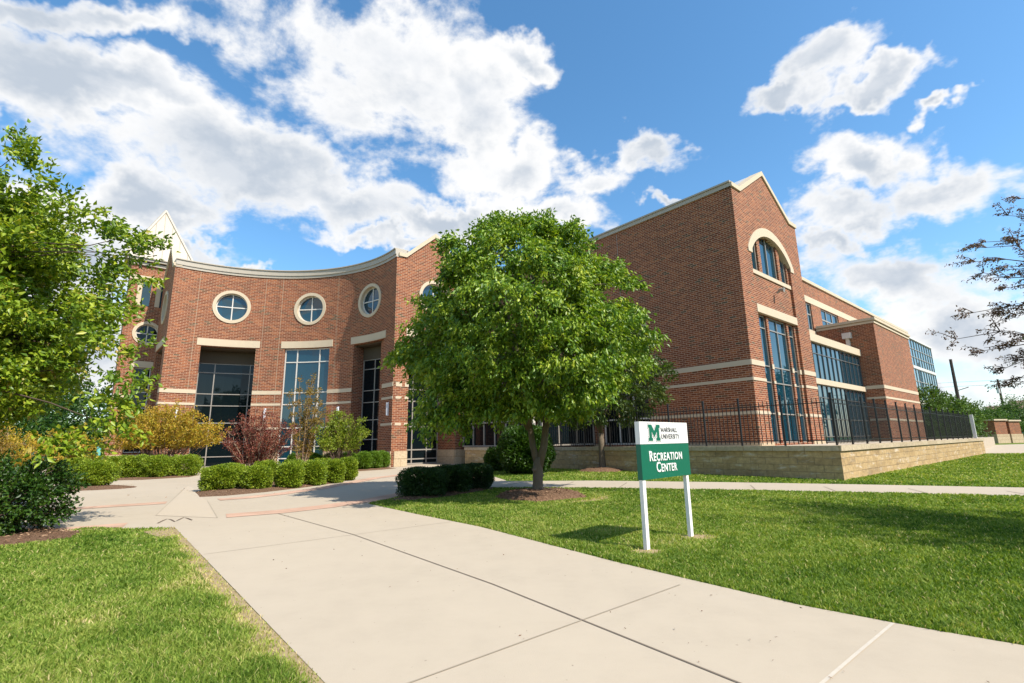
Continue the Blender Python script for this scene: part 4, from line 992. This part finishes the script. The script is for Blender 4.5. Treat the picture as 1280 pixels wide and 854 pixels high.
# plum tree on the right: open dark branches reaching in
def plum():
    random.seed(5); bx, by = 9.1, 4.5; t = empty('plum_tree', (bx, by, 0), label='plum-leaved tree with open dark branches reaching in from the right edge', cat='tree')
    mb = MB(); fk = Vector((bx, by, 1.7)); tube(mb, [(bx, by, -.05), (bx+.02, by, .9), fk], [.15, .12, .11], 12)
    C = []
    ends = []
    for k in range(76):
        a = random.uniform(0, 6.28); q = random.uniform(.4, 2.15)
        ends.append((bx-.35+q*math.cos(a), by+.3+q*math.sin(a), random.uniform(2.3, 5.4)))
    for (px, py, Y) in ((1206, 310, 9.2), (1198, 330, 9.0), (1212, 345, 9.3), (1205, 385, 8.8), (1190, 425, 8.9), (1215, 435, 9.2), (1228, 300, 9.4), (1240, 268, 9.5), (1235, 400, 9.0), (1245, 360, 9.6), (1250, 330, 8.7), (1232, 455, 9.1), (1255, 300, 9.1), (1262, 250, 9.3), (1262, 420, 9.4), (1268, 470, 9.0), (1262, 385, 8.6), (1275, 340, 9.0), (1270, 440, 8.8), (1250, 470, 9.3)):
        Y -= 1.7; px += 14; d = tg(px, py); k = Y/d.y; ends.append((d.x*k, Y, EYE+d.z*k))
    for e in ends:
        e = Vector(e); st = fk + Vector((0, 0, random.uniform(-.1, .9))); mid = st.lerp(e, .55)+Vector((0, 0, .35)); pts = [st]
        N_ = 9
        mid += Vector([random.uniform(-.35, .35) for _ in range(3)])
        for q in range(1, N_+1):
            t_ = q/N_; p = st*(1-t_)**2 + mid*2*t_*(1-t_) + e*t_**2 + Vector([random.uniform(-.10, .10) for _ in range(3)]); pts.append(p)
        tube(mb, pts, list(np.linspace(.028, .004, len(pts))), 5, cap=False)
        for q in range(3, N_+1):
            for r in range(3):
                L_ = random.uniform(.15, .55)*(1.1-q/N_*.5); dv = (pts[q]-pts[q-1]).normalized()*.8+Vector([random.gauss(0, .55), random.gauss(0, .55), random.gauss(.05, .35)]); dv.normalize()
                en = pts[q]+dv*L_; tube(mb, [pts[q], pts[q].lerp(en, .5)+Vector((0, 0, .02)), en], [.008, .005, .003], 4, cap=False)
                for w in range(6): C.append(pts[q].lerp(en, random.uniform(.25, 1.05)))
    mb.build('trunk', M['twig'], t, smooth=True)
    r3 = np.random.default_rng(9)
    for q in range(620):                                  # denser heart of the crown above the trunk
        v3 = r3.normal(size=3); v3 /= np.linalg.norm(v3); v3 = v3*r3.uniform(.2, 1)**.5
        for w in range(7): C.append((8.75+v3[0]*1.95+r3.normal()*.1, 4.75+v3[1]*1.95+r3.normal()*.1, 3.75+v3[2]*1.5+r3.normal()*.1))
    C = np.array([tuple(c) for c in C]); Vv, F, tn = cluster_leaves(C, 5, .05, .044, .018, .35, np.array([bx, by, 3.5]))
    npmesh('crown', Vv-np.array([bx, by, 0]), F, tn, M['leaf_purple'], t)
plum()
make_tree('lawn_tree', (27.5, 17.0), [(1.6, 1.2), (2.6, 2.4), (4.0, 2.6), (5.4, 1.8), (6.2, .6)], (27.5, 17), 380, 26, .28, .2, .09, M['leaf_back'], M['bark'], .13, 1.5,
          'tree just outside the right edge shading the grass by the wall end', seed=41, limbs=6, twigs=30)

# clipped shrubs -----------------------------------------------------
def clipped(name, loc, w, h, label, leafm, group=None, n=3600, ls=.05, boxy=3.2, seed=0, dpt=None, wob=.08):
    r_ = np.random.default_rng(seed); t = empty(name, (loc[0], loc[1], 0), label=label, cat='shrub' if 'hedge' not in name else 'hedge', group=group)
    dpt = dpt or w
    n = int(n*2.0); ls = ls*.95; D = norm(r_.normal(size=(n, 3)))
    k = (np.abs(D[:, 0])**boxy+np.abs(D[:, 1])**boxy+np.abs(D[:, 2])**boxy)**(-1/boxy)
    ph = r_.uniform(0, 6, 6)
    lum = 1+wob*(np.sin(D[:, 0]*5+ph[0])*np.sin(D[:, 1]*6+ph[1])+np.sin(D[:, 2]*7+ph[2]+D[:, 0]*4)*.6+np.sin(D[:, 1]*11+ph[3]+D[:, 2]*9)*.5)
    sh = (k*lum*(1-.30*r_.uniform(0, 1, n)**1.6+.03))[:, None]
    P = D*sh*np.array([w/2*.94, dpt/2*.94, h/2]) + np.array([0, 0, h/2+.01])
    P[:, 2] = np.maximum(P[:, 2], .02)
    LD = D*1.0 + r_.normal(size=(n, 3))*.6 + np.array([0, 0, .35])
    q_ = n//7; P[:q_] = (P[:q_]-np.array([0, 0, h/2]))*.72/np.maximum(.72, sh[:q_]/np.maximum(k[:q_, None], .01))+np.array([0, 0, h/2])   # inner leaves close the view through
    szz = np.ones(n); szz[:q_] = 2.6
    Vv, F = leafarr(P, LD, szz*ls*r_.uniform(.6, 1.3, n), szz*ls*.62*r_.uniform(.7, 1.2, n), .2, .1)
    tn = np.clip(r_.normal(.45, .17, n)+.12*np.sin(D[:, 0]*7+ph[4])*np.sin(D[:, 2]*6+ph[5]), 0, 1)
    npmesh('foliage', Vv, F, np.repeat(tn, 4), leafm, t)
    mb = MB(); random.seed(seed)
    for q in range(9):
        a = random.uniform(0, 6.28); r = random.uniform(.2, .38); x, y = loc
        tube(mb, [(x+.04*math.cos(a), y+.04*math.sin(a), -.02), (x+w*r*.5*math.cos(a), y+dpt*r*.5*math.sin(a), h*.4), (x+w*r*math.cos(a), y+dpt*r*math.sin(a), h*.8)], [.016, .012, .006], 5, cap=False)
    mb.build('stems', M['twig'], t)
    return t
gA = 'clipped yellow-green shrubs around the maroon bush'
labs = ['widest and leftmost clipped yellow-green shrub in the row before the maroon bush', 'square clipped shrub second from the left before the maroon bush', 'third clipped yellow-green shrub in the front row from the left', 'fourth clipped yellow-green shrub in the front row from the left', 'fifth clipped yellow-green shrub in the front row, left of the last one', 'rightmost clipped yellow-green shrub in the front row by the brick band']
for i, (x, y, w, h) in enumerate([(-8.25, 14.35, 1.10, .66), (-7.22, 14.30, .80, .62), (-6.52, 14.75, .76, .66), (-6.16, 15.6, .76, .70), (-5.88, 16.5, .76, .70), (-5.78, 17.5, .74, .72)]):
    clipped('clipped_shrub', (x, y), w*.88, h, labs[i], M['leaf_box'], gA, 5200 if i == 0 else 3800, .052, 3.6, 100+i)
clipped('clipped_shrub', (-9.3, 16.8), .8, .62, 'clipped green shrub behind the widest front-row shrub, before the dark glass', M['leaf_box'], gA, 3000, .05, 3, 131)
for i, (x, y, w) in enumerate([(-8.1, 16.6, .8), (-7.2, 16.5, .8), (-6.75, 17.6, .8)]):
    clipped('clipped_shrub', (x, y), w, .7, ['low yellow-green shrub in the shade at the foot of the maroon bush', 'yellow-green shrub tucked behind the third front-row shrub', 'yellow-green shrub tucked behind the fifth front-row shrub'][i], M['leaf_box'], gA, 3000, .05, 3, 140+i)
gB = 'round green shrubs along the foot of the curved front'
labs = ['round green shrub below the bronze-leaved shrub at the middle window', 'round green shrub between the middle window and the lime-leaved shrub', 'round green shrub third from the left at the curved front', 'round green shrub fourth from the left at the curved front', 'round green shrub fifth from the left at the curved front', 'round green shrub next to the brick pier, last of the row', 'half-hidden round green shrub closest to the brick pier']
for i, (x, y) in enumerate([(-10.2, 23.6), (-9.35, 23.5), (-8.35, 23.1), (-7.85, 23.9), (-7.3, 24.4), (-6.95, 25.0), (-6.75, 25.7)]):
    clipped('round_shrub', (x, y), .86, .82, labs[i], M['leaf_box_dark'], gB, 2600, .058, 2.5, 160+i)
gC = 'clipped shrubs below the amber bush'
labs = ['clipped shrub at the left end of the row below the amber bush', 'clipped shrub left of centre in the row below the amber bush', 'clipped shrub in the middle of the row below the amber bush', 'clipped shrub right of centre in the row below the amber bush', 'lone clipped shrub right of the amber bush, beside the dark glass']
for i, (x, y, w) in enumerate([(-17.6, 21.4, 1.3), (-16.6, 21.2, 1.15), (-15.7, 21.0, 1.15), (-14.85, 21.0, 1.1), (-14.25, 21.9, 1.1)]):
    clipped('clipped_shrub', (x, y), w, .85, labs[i], M['leaf_box'], gC, 3200, .065, 3.4, 180+i)
clipped('mounded_shrub', (-13.6, 16.4), 1.25, .80, 'yellow-green mounded shrub just right of the dark bush', M['leaf_box'], None, 4200, .058, 2.3, 190)
clipped('mounded_shrub', (-16.2, 18.6), 1.5, .85, 'second yellow-green mounded shrub behind the one by the dark bush', M['leaf_box'], None, 3600, .06, 2.3, 191)
clipped('mounded_shrub', (-22.5, 26.6), 1.6, .9, 'low green shrub left of the brick stair tower', M['leaf_box_dark'], None, 2500, .08, 2.4, 192)
for i, (x, y, w) in enumerate([(-2.12, 11.85, 1.12), (-1.62, 12.65, 1.12), (-1.12, 13.45, 1.12)]):
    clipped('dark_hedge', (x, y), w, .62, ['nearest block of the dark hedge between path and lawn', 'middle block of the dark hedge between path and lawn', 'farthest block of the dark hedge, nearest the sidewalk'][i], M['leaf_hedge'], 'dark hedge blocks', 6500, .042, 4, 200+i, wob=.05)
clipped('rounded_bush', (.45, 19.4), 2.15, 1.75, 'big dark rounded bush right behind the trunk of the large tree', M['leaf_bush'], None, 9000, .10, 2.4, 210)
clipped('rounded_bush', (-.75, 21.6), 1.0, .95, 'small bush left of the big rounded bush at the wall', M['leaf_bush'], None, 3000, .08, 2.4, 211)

# multi-stem shrubs -----------------------------------------------------
def vase(name, loc, w, h, label, leafm, stemm, nst=26, per=26, ls=.06, seed=0, clear=.25, spread=.5, up_=.6, group=None, dens=1., topw=None):
    random.seed(seed); x, y = loc; t = empty(name, (x, y, 0), label=label, cat='shrub', group=group); mb = MB(); C = []
    for k in range(nst):
        a = random.uniform(0, 6.28); rr = random.uniform(.1, 1)**.6; ex_ = Vector((x+w/2*rr*math.cos(a), y+w/2*rr*math.sin(a), h*(random.uniform(.55, 1.0) if rr > .6 else random.uniform(.75, 1.05))*(1-.22*rr*rr)))
        st = Vector((x+.25*w*.3*math.cos(a)*rr, y+.25*w*.3*math.sin(a)*rr, -.02)); mid = st.lerp(ex_, .45)+Vector((0, 0, h*.12)); pts = []
        for q in range(8):
            t_ = q/7; pts.append(st*(1-t_)**2+mid*2*t_*(1-t_)+ex_*t_**2+Vector([random.uniform(-.02, .02)*w for _ in range(3)])*(.3+t_))
        tube(mb, pts, list(np.linspace(.022, .005, 8)), 5, cap=False)
        for q in range(2, 8):
            for r in range(3):
                dv = Vector((random.gauss(0, 1), random.gauss(0, 1), random.gauss(up_, .5))).normalized()*random.uniform(.12, .30)*w*.35*spread*2
                en = pts[q]+dv; tube(mb, [pts[q], en], [.006, .003], 4, cap=False)
                for w_ in range(3):
                    c = pts[q].lerp(en, random.uniform(.3, 1.1))
                    if c.z > h*clear and random.random() < dens: C.append(tuple(c))
    mb.build('stems', stemm, t, smooth=True)
    C = np.array(C); Vv, F, tn = cluster_leaves(C, per, ls*1.6, ls, ls*.5, -.1, np.array([x, y, 0.]))
    npmesh('foliage', Vv-np.array([x, y, 0]), F, tn, leafm, t)
    return t
vase('amber_bush', (-16.6, 23.8), 4.9, 2.9, 'wide amber and gold-leaved bush in front of the left brick pier', M['leaf_orange'], M['twig'], 60, 11, .10, 301, .42, .45, .3)
vase('amber_bush', (-18.0, 18.2), 4.6, 1.75, 'lower amber-leaved bush under the left tree, behind the dark bush', M['leaf_orange'], M['twig_tan'], 34, 8, .09, 302, .35, .45, .3)
vase('amber_bush', (-15.6, 14.0), 2.6, 1.65, 'thin amber-leaved bush at the left edge above the dark bush', M['leaf_orange2'], M['twig_tan'], 20, 7, .08, 303, .35, .45, .3)
vase('maroon_bush', (-9.35, 18.3), 2.5, 2.35, 'upright maroon-leaved bush with bare stems before the curved front', M['leaf_red'], M['twig_tan'], 60, 5, .065, 304, .26, .26, 1.1, dens=.8)
vase('bronze_bush', (-9.1, 21.6), 1.9, 4.1, 'tall thin bronze-leaved shrub in front of the middle window', M['leaf_orange2'], M['twig_tan'], 20, 6, .085, 305, .18, .30, .9, dens=.75)
vase('lime_bush', (-7.8, 22.6), 2.7, 2.6, 'lime-leaved bush near the right-hand recessed opening', M['leaf_lime'], M['twig'], 28, 8, .095, 306, .38, .45, .2)
# dark broad-leaved bush in the left foreground
def dark_bush():
    x, y = -7.75, 7.35; t = empty('dark_bush', (x, y, 0), label='dark glossy broad-leaved bush on mulch at the left edge of the lawn', cat='shrub')
    C = crown_points(560, [(.08, .8), (.3, 1.02), (.6, 1.10), (.85, .95), (.98, .55)], x, y, .14, .3, 51)
    mb = MB(); random.seed(51)
    for i in range(70):
        c = Vector(C[i]); tube(mb, branch((x+random.uniform(-.12, .12), y+random.uniform(-.12, .12), -.03), c, 5, .1, .06), [.016, .013, .011, .009, .006, .004], 5, cap=False)
    mb.build('stems', M['twig'], t)
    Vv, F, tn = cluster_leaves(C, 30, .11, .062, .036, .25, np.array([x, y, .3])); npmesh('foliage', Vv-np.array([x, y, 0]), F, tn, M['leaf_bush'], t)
dark_bush()

# far trees -----------------------------------------------------
def far_tree(x, y, w, h, label, seed, leafm='leaf_far', ncl=170, zb=.12, name='background_tree', group='trees in the distance', L=.5, parts=True):
    random.seed(seed); t = empty(name, (x, y, 0), label=label, cat='tree', group=group)
    prof = [(h*zb, w*.28), (h*.3, w*.45), (h*.55, w*.5), (h*.78, w*.38), (h, w*.1)]
    C = crown_points(ncl, prof, x, y, .3, .3, seed); mb = MB()
    tube(mb, [(x, y, -.1), (x, y, h*.3), (x+random.uniform(-.3, .3), y, h*.65)], [h*.028, h*.02, h*.008], 8)
    for i in range(10): tube(mb, branch((x, y, h*random.uniform(.15, .45)), Vector(C[i]), 4, .05, .05), [h*.012, h*.009, h*.006, h*.004, h*.002], 5, cap=False)
    mb.build('trunk', M['bark'], t)
    Vv, F, tn = cluster_leaves(C, 26, w*.09, L, L*.5, .2, np.array([x, y, h*.5])); npmesh('crown', Vv-np.array([x, y, 0]), F, tn, M[leafm], t)
    return t
def polar(px, Y): return ((px-640)/614*Y*1.0+0, Y)
def bearing(px, Y):                                       # ground place seen towards a given column, Y metres ahead
    d = tg(px, 545); return (d.x/d.y*Y, Y)
ft = [(1166, 47, 5.5, 5.4, 'green tree right behind the iron fence at the foot of the glass hall'), (1192, 56, 5.6, 5.2, 'green tree behind the end of the fence, left of the enclosures'), (1148, 44, 3.0, 3.0, 'low dark shrub-like tree against the projecting brick block'),
      (1214, 78, 9, 5.6, 'pale green tree behind the nearer brick enclosure'), (1236, 92, 9, 5.2, 'green tree showing over the nearer brick enclosure'), (1274, 100, 9, 6.5, 'dark green tree behind the farther brick enclosure'), (1290, 100, 14, 8, 'green tree at the far right edge')]
for i, (px, Y, w, h, lb) in enumerate(ft):
    x, y = bearing(px, Y); far_tree(x, y, w, h, lb, 400+i, 'leaf_far', 260, .1, L=.22+.0015*Y)
lt = [(112, 60, 11, 8.5, 'dark tree beyond the plaza, left of the brick stair tower'), (60, 70, 13, 9, 'dark tree farther left beyond the plaza'), (10, 62, 12, 8, 'dark tree at the left edge beyond the plaza'), (90, 44, 5, 2.8, 'low dark shrub mass left of the stair tower')]
for i, (px, Y, w, h, lb) in enumerate(lt):
    x, y = bearing(px, Y); far_tree(x, y, w, h, lb, 420+i, 'leaf_bush', 260, .04, L=.5)
# far houses on the rise
def house(px, Y, w, d, h, rh, wallc, roofc, label, z0=0.):
    x, y = bearing(px, Y); o = empty('house', (x, y, z0), label=label, cat='house', group='houses in the distance')
    mp = pmap((x, y), (.8, -.6), (-.6, -.8)); mb = MB(); slabwall(mb, mp, [(0, z0-3), (w, z0-3), (w, z0+h), (0, z0+h)], [], th=d); mb.build('wall', wallc, o)
    mb = MB(); a = [mp(-.4, z0+h, -.4), mp(w+.4, z0+h, -.4), mp(w+.4, z0+h, d+.4), mp(-.4, z0+h, d+.4)]; r1 = mp(-.4, z0+h+rh, d/2); r2_ = mp(w+.4, z0+h+rh, d/2)
    mb.face([a[0], a[1], r2_, r1]); mb.face([a[2], a[3], r1, r2_]); mb.face([a[0], r1, a[3]]); mb.face([a[1], a[2], r2_]); mb.face(a[::-1]); mb.build('roof', roofc, o)
    for k in range(3):
        mb = MB(); bar(mb, mp, w*(.15+.28*k), w*(.15+.28*k)+w*.13, z0+h*.35, z0+h*.75, -.05, .05); mb.build('window', M['glass'], o)
hw = plain('house_wall', (.42, .38, .33), .8); hr = plain('house_roof', (.18, .11, .09), .8); hb = plain('blue_wall', (.30, .42, .50), .7)
house(1243, 250, 26, 10, 9, 3, hw, hr, 'pale wide house with brown roof on the hill beyond the utility pole', 3)
house(1262, 170, 12, 8, 5.5, 2.5, hb, plain('pale_roof', (.35, .36, .36), .7), 'small pale blue house above the brick enclosures', 0)
house(1274, 240, 20, 10, 9, 4, hw, hr, 'brown-roofed house at the right edge of the hill', 4)
# utility poles
def pole(px, Y, h, r, arms, label, name='utility_pole'):
    x, y = bearing(px, Y); o = empty(name, (x, y, 0), label=label, cat='pole')
    mb = MB(); tube(mb, [(x, y, -.1), (x, y, h*.5), (x, y, h)], [r*1.2, r, r*.8], 12); mb.build('post', M['pole'], o)
    for z in arms:
        mb = MB(); tube(mb, [(x-1.3, y+.5, z), (x+1.3, y-.5, z)], [.09, .09], 6); 
        for s in (-1.1, -.4, .4, 1.1): tube(mb, [(x+s, y-.38*s, z), (x+s, y-.38*s, z+.3)], [.07, .05], 6)
        mb.build('crossarm', M['pole'], o)
    if arms:
        mb = MB(); tube(mb, [(x-.55, y-.2, h*.76), (x-.55, y-.2, h*.86)], [.3, .3], 10); mb.build('transformer', M['roofmetal'], o)
    else:
        mb = MB(); tube(mb, [(x, y, h*.62), (x+1.3, y-.3, h*.66)], [.05, .05], 6); mb.build('bracket_arm', M['pole'], o)
    return x, y
pa = pole(1207, 62, 10.6, .19, [], 'thick dark pole rising behind the trees at the end of the fence')
pb = pole(1262, 112, 13.4, .24, [12.9, 11.9], 'utility pole with crossarms and a transformer, right of the dark pole')
for k, (dz, dx) in enumerate(((12.9, -1.1), (12.9, 1.1), (11.9, -1.1), (11.9, 1.1))):
    mb = MB(); pts = []
    for q in range(21):
        t_ = q/20; pts.append((pb[0]+dx+(-80+160*t_), pb[1]+40-80*t_+(-.4*dx), dz+.3+3.0*((2*t_-1)**2)*.55))
    tube(mb, pts, [.03]*21, 4); o = mb.build('power_line', M['black_iron']); tag(o, ['lower left', 'lower right', 'upper left', 'upper right'][k and 3-k] + ' wire strung across the far utility pole', 'cable', 'wires of the far utility pole')
# bollard light left of the stair tower
x, y = -22.0, 26.6; o = empty('bollard', (x, y, 0), label='small teal bollard standing left of the stair tower behind the shrubs', cat='bollard')
mb = MB(); tube(mb, [(x, y, 0), (x, y, 1.28)], [.09, .09], 12); tube(mb, [(x, y, 1.28), (x, y, 1.33)], [.11, .06], 12); mb.build('post', M['teal'], o)
# trees across the road, seen only mirrored in the glass
for i, (x, y, w, h) in enumerate([(-16, -22, 12, 9), (-4, -28, 13, 10), (9, -30, 12, 9), (22, -26, 13, 10), (36, -20, 13, 10), (50, -12, 14, 11), (60, -2, 14, 11), (62, 10, 14, 12), (66, 22, 14, 12), (72, 34, 14, 12), (82, 47, 14, 12)]):
    far_tree(x, y, w, h, 'broad tree on the far side of the lawn behind the viewer, mirrored in the glass', 440+i, 'leaf_bush', 260, .02, name='mirrored_tree', group='trees behind the viewer', L=.8)

# ------------------------------------------------------------------ grass
def np_in(P, poly):
    x, y = P[:, 0], P[:, 1]; c = np.zeros(len(P), bool); n = len(poly)
    for i in range(n):
        x1, y1 = poly[i]; x2, y2 = poly[(i+1) % n]
        if y1 == y2: continue
        m = ((y1 > y) != (y2 > y)) & (x < (x2-x1)*(y-y1)/(y2-y1)+x1); c ^= m
    return c
def vnoise(P, s, seed):
    r_ = np.random.default_rng(seed); G = r_.uniform(0, 1, (128, 128)); q = P*s; i = np.floor(q).astype(int); f = q-i; f = f*f*(3-2*f); a, b_ = i[:, 0] % 128, i[:, 1] % 128; a2, b2 = (a+1) % 128, (b_+1) % 128
    return (G[a, b_]*(1-f[:, 0])+G[a2, b_]*f[:, 0])*(1-f[:, 1])+(G[a, b2]*(1-f[:, 0])+G[a2, b2]*f[:, 0])*f[:, 1]
lawnL = [(-5.21, 7.92), (-4.34, 6.87), (-1.0, 2.83), (-.2, 1.8), (-9, 1.8), (-10.5, 5), (-10.8, 7.4), (-9.0, 7.42), (-7.9, 7.42), (-7.11, 7.56), (-6.46, 8.04), (-5.87, 7.84)]
lawnR = [(-3.03, 10.59)] + EDGE_R[1:11] + [(7, 1.6), (22, 3.2), (20.6, 3.4), (13.9, 7.55), (9.84, 9.99), (7.3, 11.2), (4.9, 12.17), (2.4, 13.1), (0, 13.65), (-.9, 13.8), (-1.1, 14.3), (-1.9, 13.2), (-2.6, 12.0)]
lawnU = [(-.25, 16.3), (2.4, 15.6), (5.86, 14.28), (8.6, 13.02), (11.43, 11.55), (15.5, 9.15), (24, 4.2), (48, 27), at(W0, 26.4, -.02), at(W0, 0, -.02), at(W0, -.02, 0), at(W0, -.02, 18.0), (-.9, 21.5), (-1.2, 20.2), (-.7, 18.2)]
def lawn(poly, n, seed, dmax=60):
    r_ = np.random.default_rng(seed); xs = [p[0] for p in poly]; ys = [p[1] for p in poly]; got = []; tot = 0
    while tot < n:
        # polar sampling about the viewer's standing place thins the turf with distance
        m = 300000; r = 2.0*(dmax/2.0)**r_.uniform(0, 1, m)**.85; a = r_.uniform(R_(2), R_(178), m)
        P = np.c_[r*np.cos(a), r*np.sin(a)]; P = P[np_in(P, poly)]
        for b_ in MULCH: P = P[~np_in(P, b_)]
        if len(P) == 0: break
        got.append(P); tot += len(P)
    P = np.concatenate(got)[:n]; d = np.hypot(P[:, 0], P[:, 1])
    worn = np.zeros(len(P))
    # trodden, dry strip beside the path and at the sign posts
    A_, B_ = np.array([-5.21, 7.92]), np.array([-1.0, 2.83]); dd = (B_-A_)/np.linalg.norm(B_-A_); dist = np.abs((P-A_)[:, 0]*dd[1]-(P-A_)[:, 1]*dd[0])
    nz = vnoise(P, 1.7, 3); n2 = vnoise(P, 5.0, 4); n3 = vnoise(P, .55, 6)
    worn = np.maximum(worn, np.clip(1-(dist-.02)/(.08+.40*nz*n2*1.6), 0, 1)*.85*(P[:, 0] < 0)*(P[:, 1] < 8.0))
    worn = np.maximum(worn, np.clip(1-np.hypot(P[:, 0]+4.95, (P[:, 1]-7.55))/.75, 0, 1)*1.3*(P[:, 0] < 0))
    worn = np.maximum(worn, np.clip(1-np.hypot(P[:, 0]+3.05, (P[:, 1]-3.75))/.26, 0, 1)*.7)
    worn = np.maximum(worn, np.clip(1-np.hypot(P[:, 0]-1.45, P[:, 1]-5.75)/.26, 0, 1)*1.2)
    worn = np.maximum(worn, np.clip(1-np.hypot(P[:, 0]-2.25, P[:, 1]-6.5)/.34, 0, 1)*1.2)
    worn = np.maximum(worn, np.clip(1-np.hypot((P[:, 0]-1.85)*.7, P[:, 1]-6.15)/.5, 0, 1)*.7)
    worn = np.maximum(worn, np.clip(1-np.abs(np.hypot(P[:, 0]-.8, P[:, 1]-11.3)-1.15)/.3, 0, 1)*.8*(P[:, 0] > .4))
    er = np.array(EDGE_R[1:10]); de = np.min(np.hypot(P[:, None, 0]-er[None, :, 0], P[:, None, 1]-er[None, :, 1]), 1) if len(P) < 10 else None
    k = r_.uniform(0, 1, len(P)) > np.clip(worn*1.05, 0, .86); P = P[k]; d = d[k]; worn = worn[k]; nz = nz[k]; n2 = n2[k]; n3 = n3[k]; m = len(P)
    h = .68*(.022+.026*r_.uniform(0, 1, m)+.040*np.clip(vnoise(P, 9.0, 12)-.4, 0, 1)+.022*np.clip(n2-.35, 0, 1)+.012*n3)*(1-.55*np.clip(worn, 0, 1)); w = .0030*np.maximum(1, d/3.4)*r_.uniform(.7, 1.4, m)
    h = h*np.minimum(1.25, np.maximum(1, d/14))
    a = r_.uniform(0, 2*math.pi, m); ln = r_.normal(0, .55, (m, 2))*h[:, None]
    b0 = np.c_[P, np.zeros(m)+.001]; s = np.c_[np.cos(a)*w, np.sin(a)*w, np.zeros(m)]; mid = b0+np.c_[ln*.35, h*.6]; tip = b0+np.c_[ln, h*.95]
    Vv = np.stack([b0-s, b0+s, mid+s*.7, mid-s*.7, tip], 1).reshape(-1, 3); bb = np.arange(m)[:, None]*5
    F = np.concatenate([bb+[[0, 1, 2]], bb+[[0, 2, 3]], bb+[[3, 2, 4]]], 0)
    tone = np.clip(.33+.24*(n3-.4)+.24*(nz-.5)+.26*(n2-.5)+r_.normal(0, .17, m)+worn*.5, 0, 1); tone = np.where(r_.uniform(0, 1, m) < .035, .95, tone)
    return Vv, F, np.repeat(tone, 5)
parts_ = [lawn(lawnL, 210000, 1, 13), lawn(lawnR, 330000, 2, 24), lawn(lawnU, 90000, 3, 48)]
off = 0; VV = []; FF = []; TT = []
for a, b_, c in parts_: VV.append(a); FF.append(b_+off); TT.append(c); off += len(a)
o = npmesh('grass', np.concatenate(VV), np.concatenate(FF), np.concatenate(TT), M['blade']); tag(o, 'mown green grass of the lawns on both sides of the path', 'grass', kind='stuff')
# bare soil that shows through the worn strips
m, g = newmat('dry_soil'); v = g.n('ShaderNodeNewGeometry').outputs['Position']; nn = g.noise(v, 18, 6, .7)
finish(g, g.ramp(nn, [(.3, (.20, .15, .08)), (.55, (.34, .26, .15)), (.7, (.28, .27, .09))]), .95, bump=nn, bstr=.5, bdist=.02, spec=.1); M['dry'] = m
def frag(poly, z):
    mb = MB(); V2, F = cdt(poly, []); 
    for f in F: mb.face([(V2[i].x, V2[i].y, z) for i in f])
    return mb
mb = MB()
for poly in ([(-5.21, 7.92), (-4.34, 6.87), (-2.9, 5.12), (-1.0, 2.83), (-.3, 1.95), (-.5, 1.9), (-1.2, 2.75), (-1.85, 3.6), (-2.5, 4.45), (-3.05, 5.1), (-3.75, 5.9), (-4.35, 6.7), (-5.1, 7.3), (-5.7, 7.78)], ring(1.45, 5.73, .2, .12), ring(2.3, 6.5, .26, .15), ring(1.25, 11.1, .75, .7)):
    V2, F = cdt(poly, [])
    for f in F: mb.face([(V2[i].x, V2[i].y, .003) for i in f])
tag(mb.build('bare_soil', M['dry']), kind='structure')
# loose leaves and crumbs on the concrete
n = 70; P = []
r_ = np.random.default_rng(77)
while len(P) < n:
    q = (r_.uniform(-5, 3), r_.uniform(2.6, 10)); s_ = q[0]+q[1]
    if 2.9 < s_ < 6.4 and np_in(np.array([q]), plaza)[0]: P.append((*q, .012))
P = np.array(P); D = r_.normal(size=(n, 3)); D[:, 2] = np.abs(D[:, 2])*.12
Vv, F = leafarr(P, D, r_.uniform(.008, .03, n), r_.uniform(.004, .010, n), .2, 0)
o = npmesh('leaf_litter', Vv, F, np.repeat(r_.uniform(0, .6, n), 4), M['chip']); tag(o, 'tiny dry leaf crumbs scattered over the concrete path', 'litter', kind='stuff')
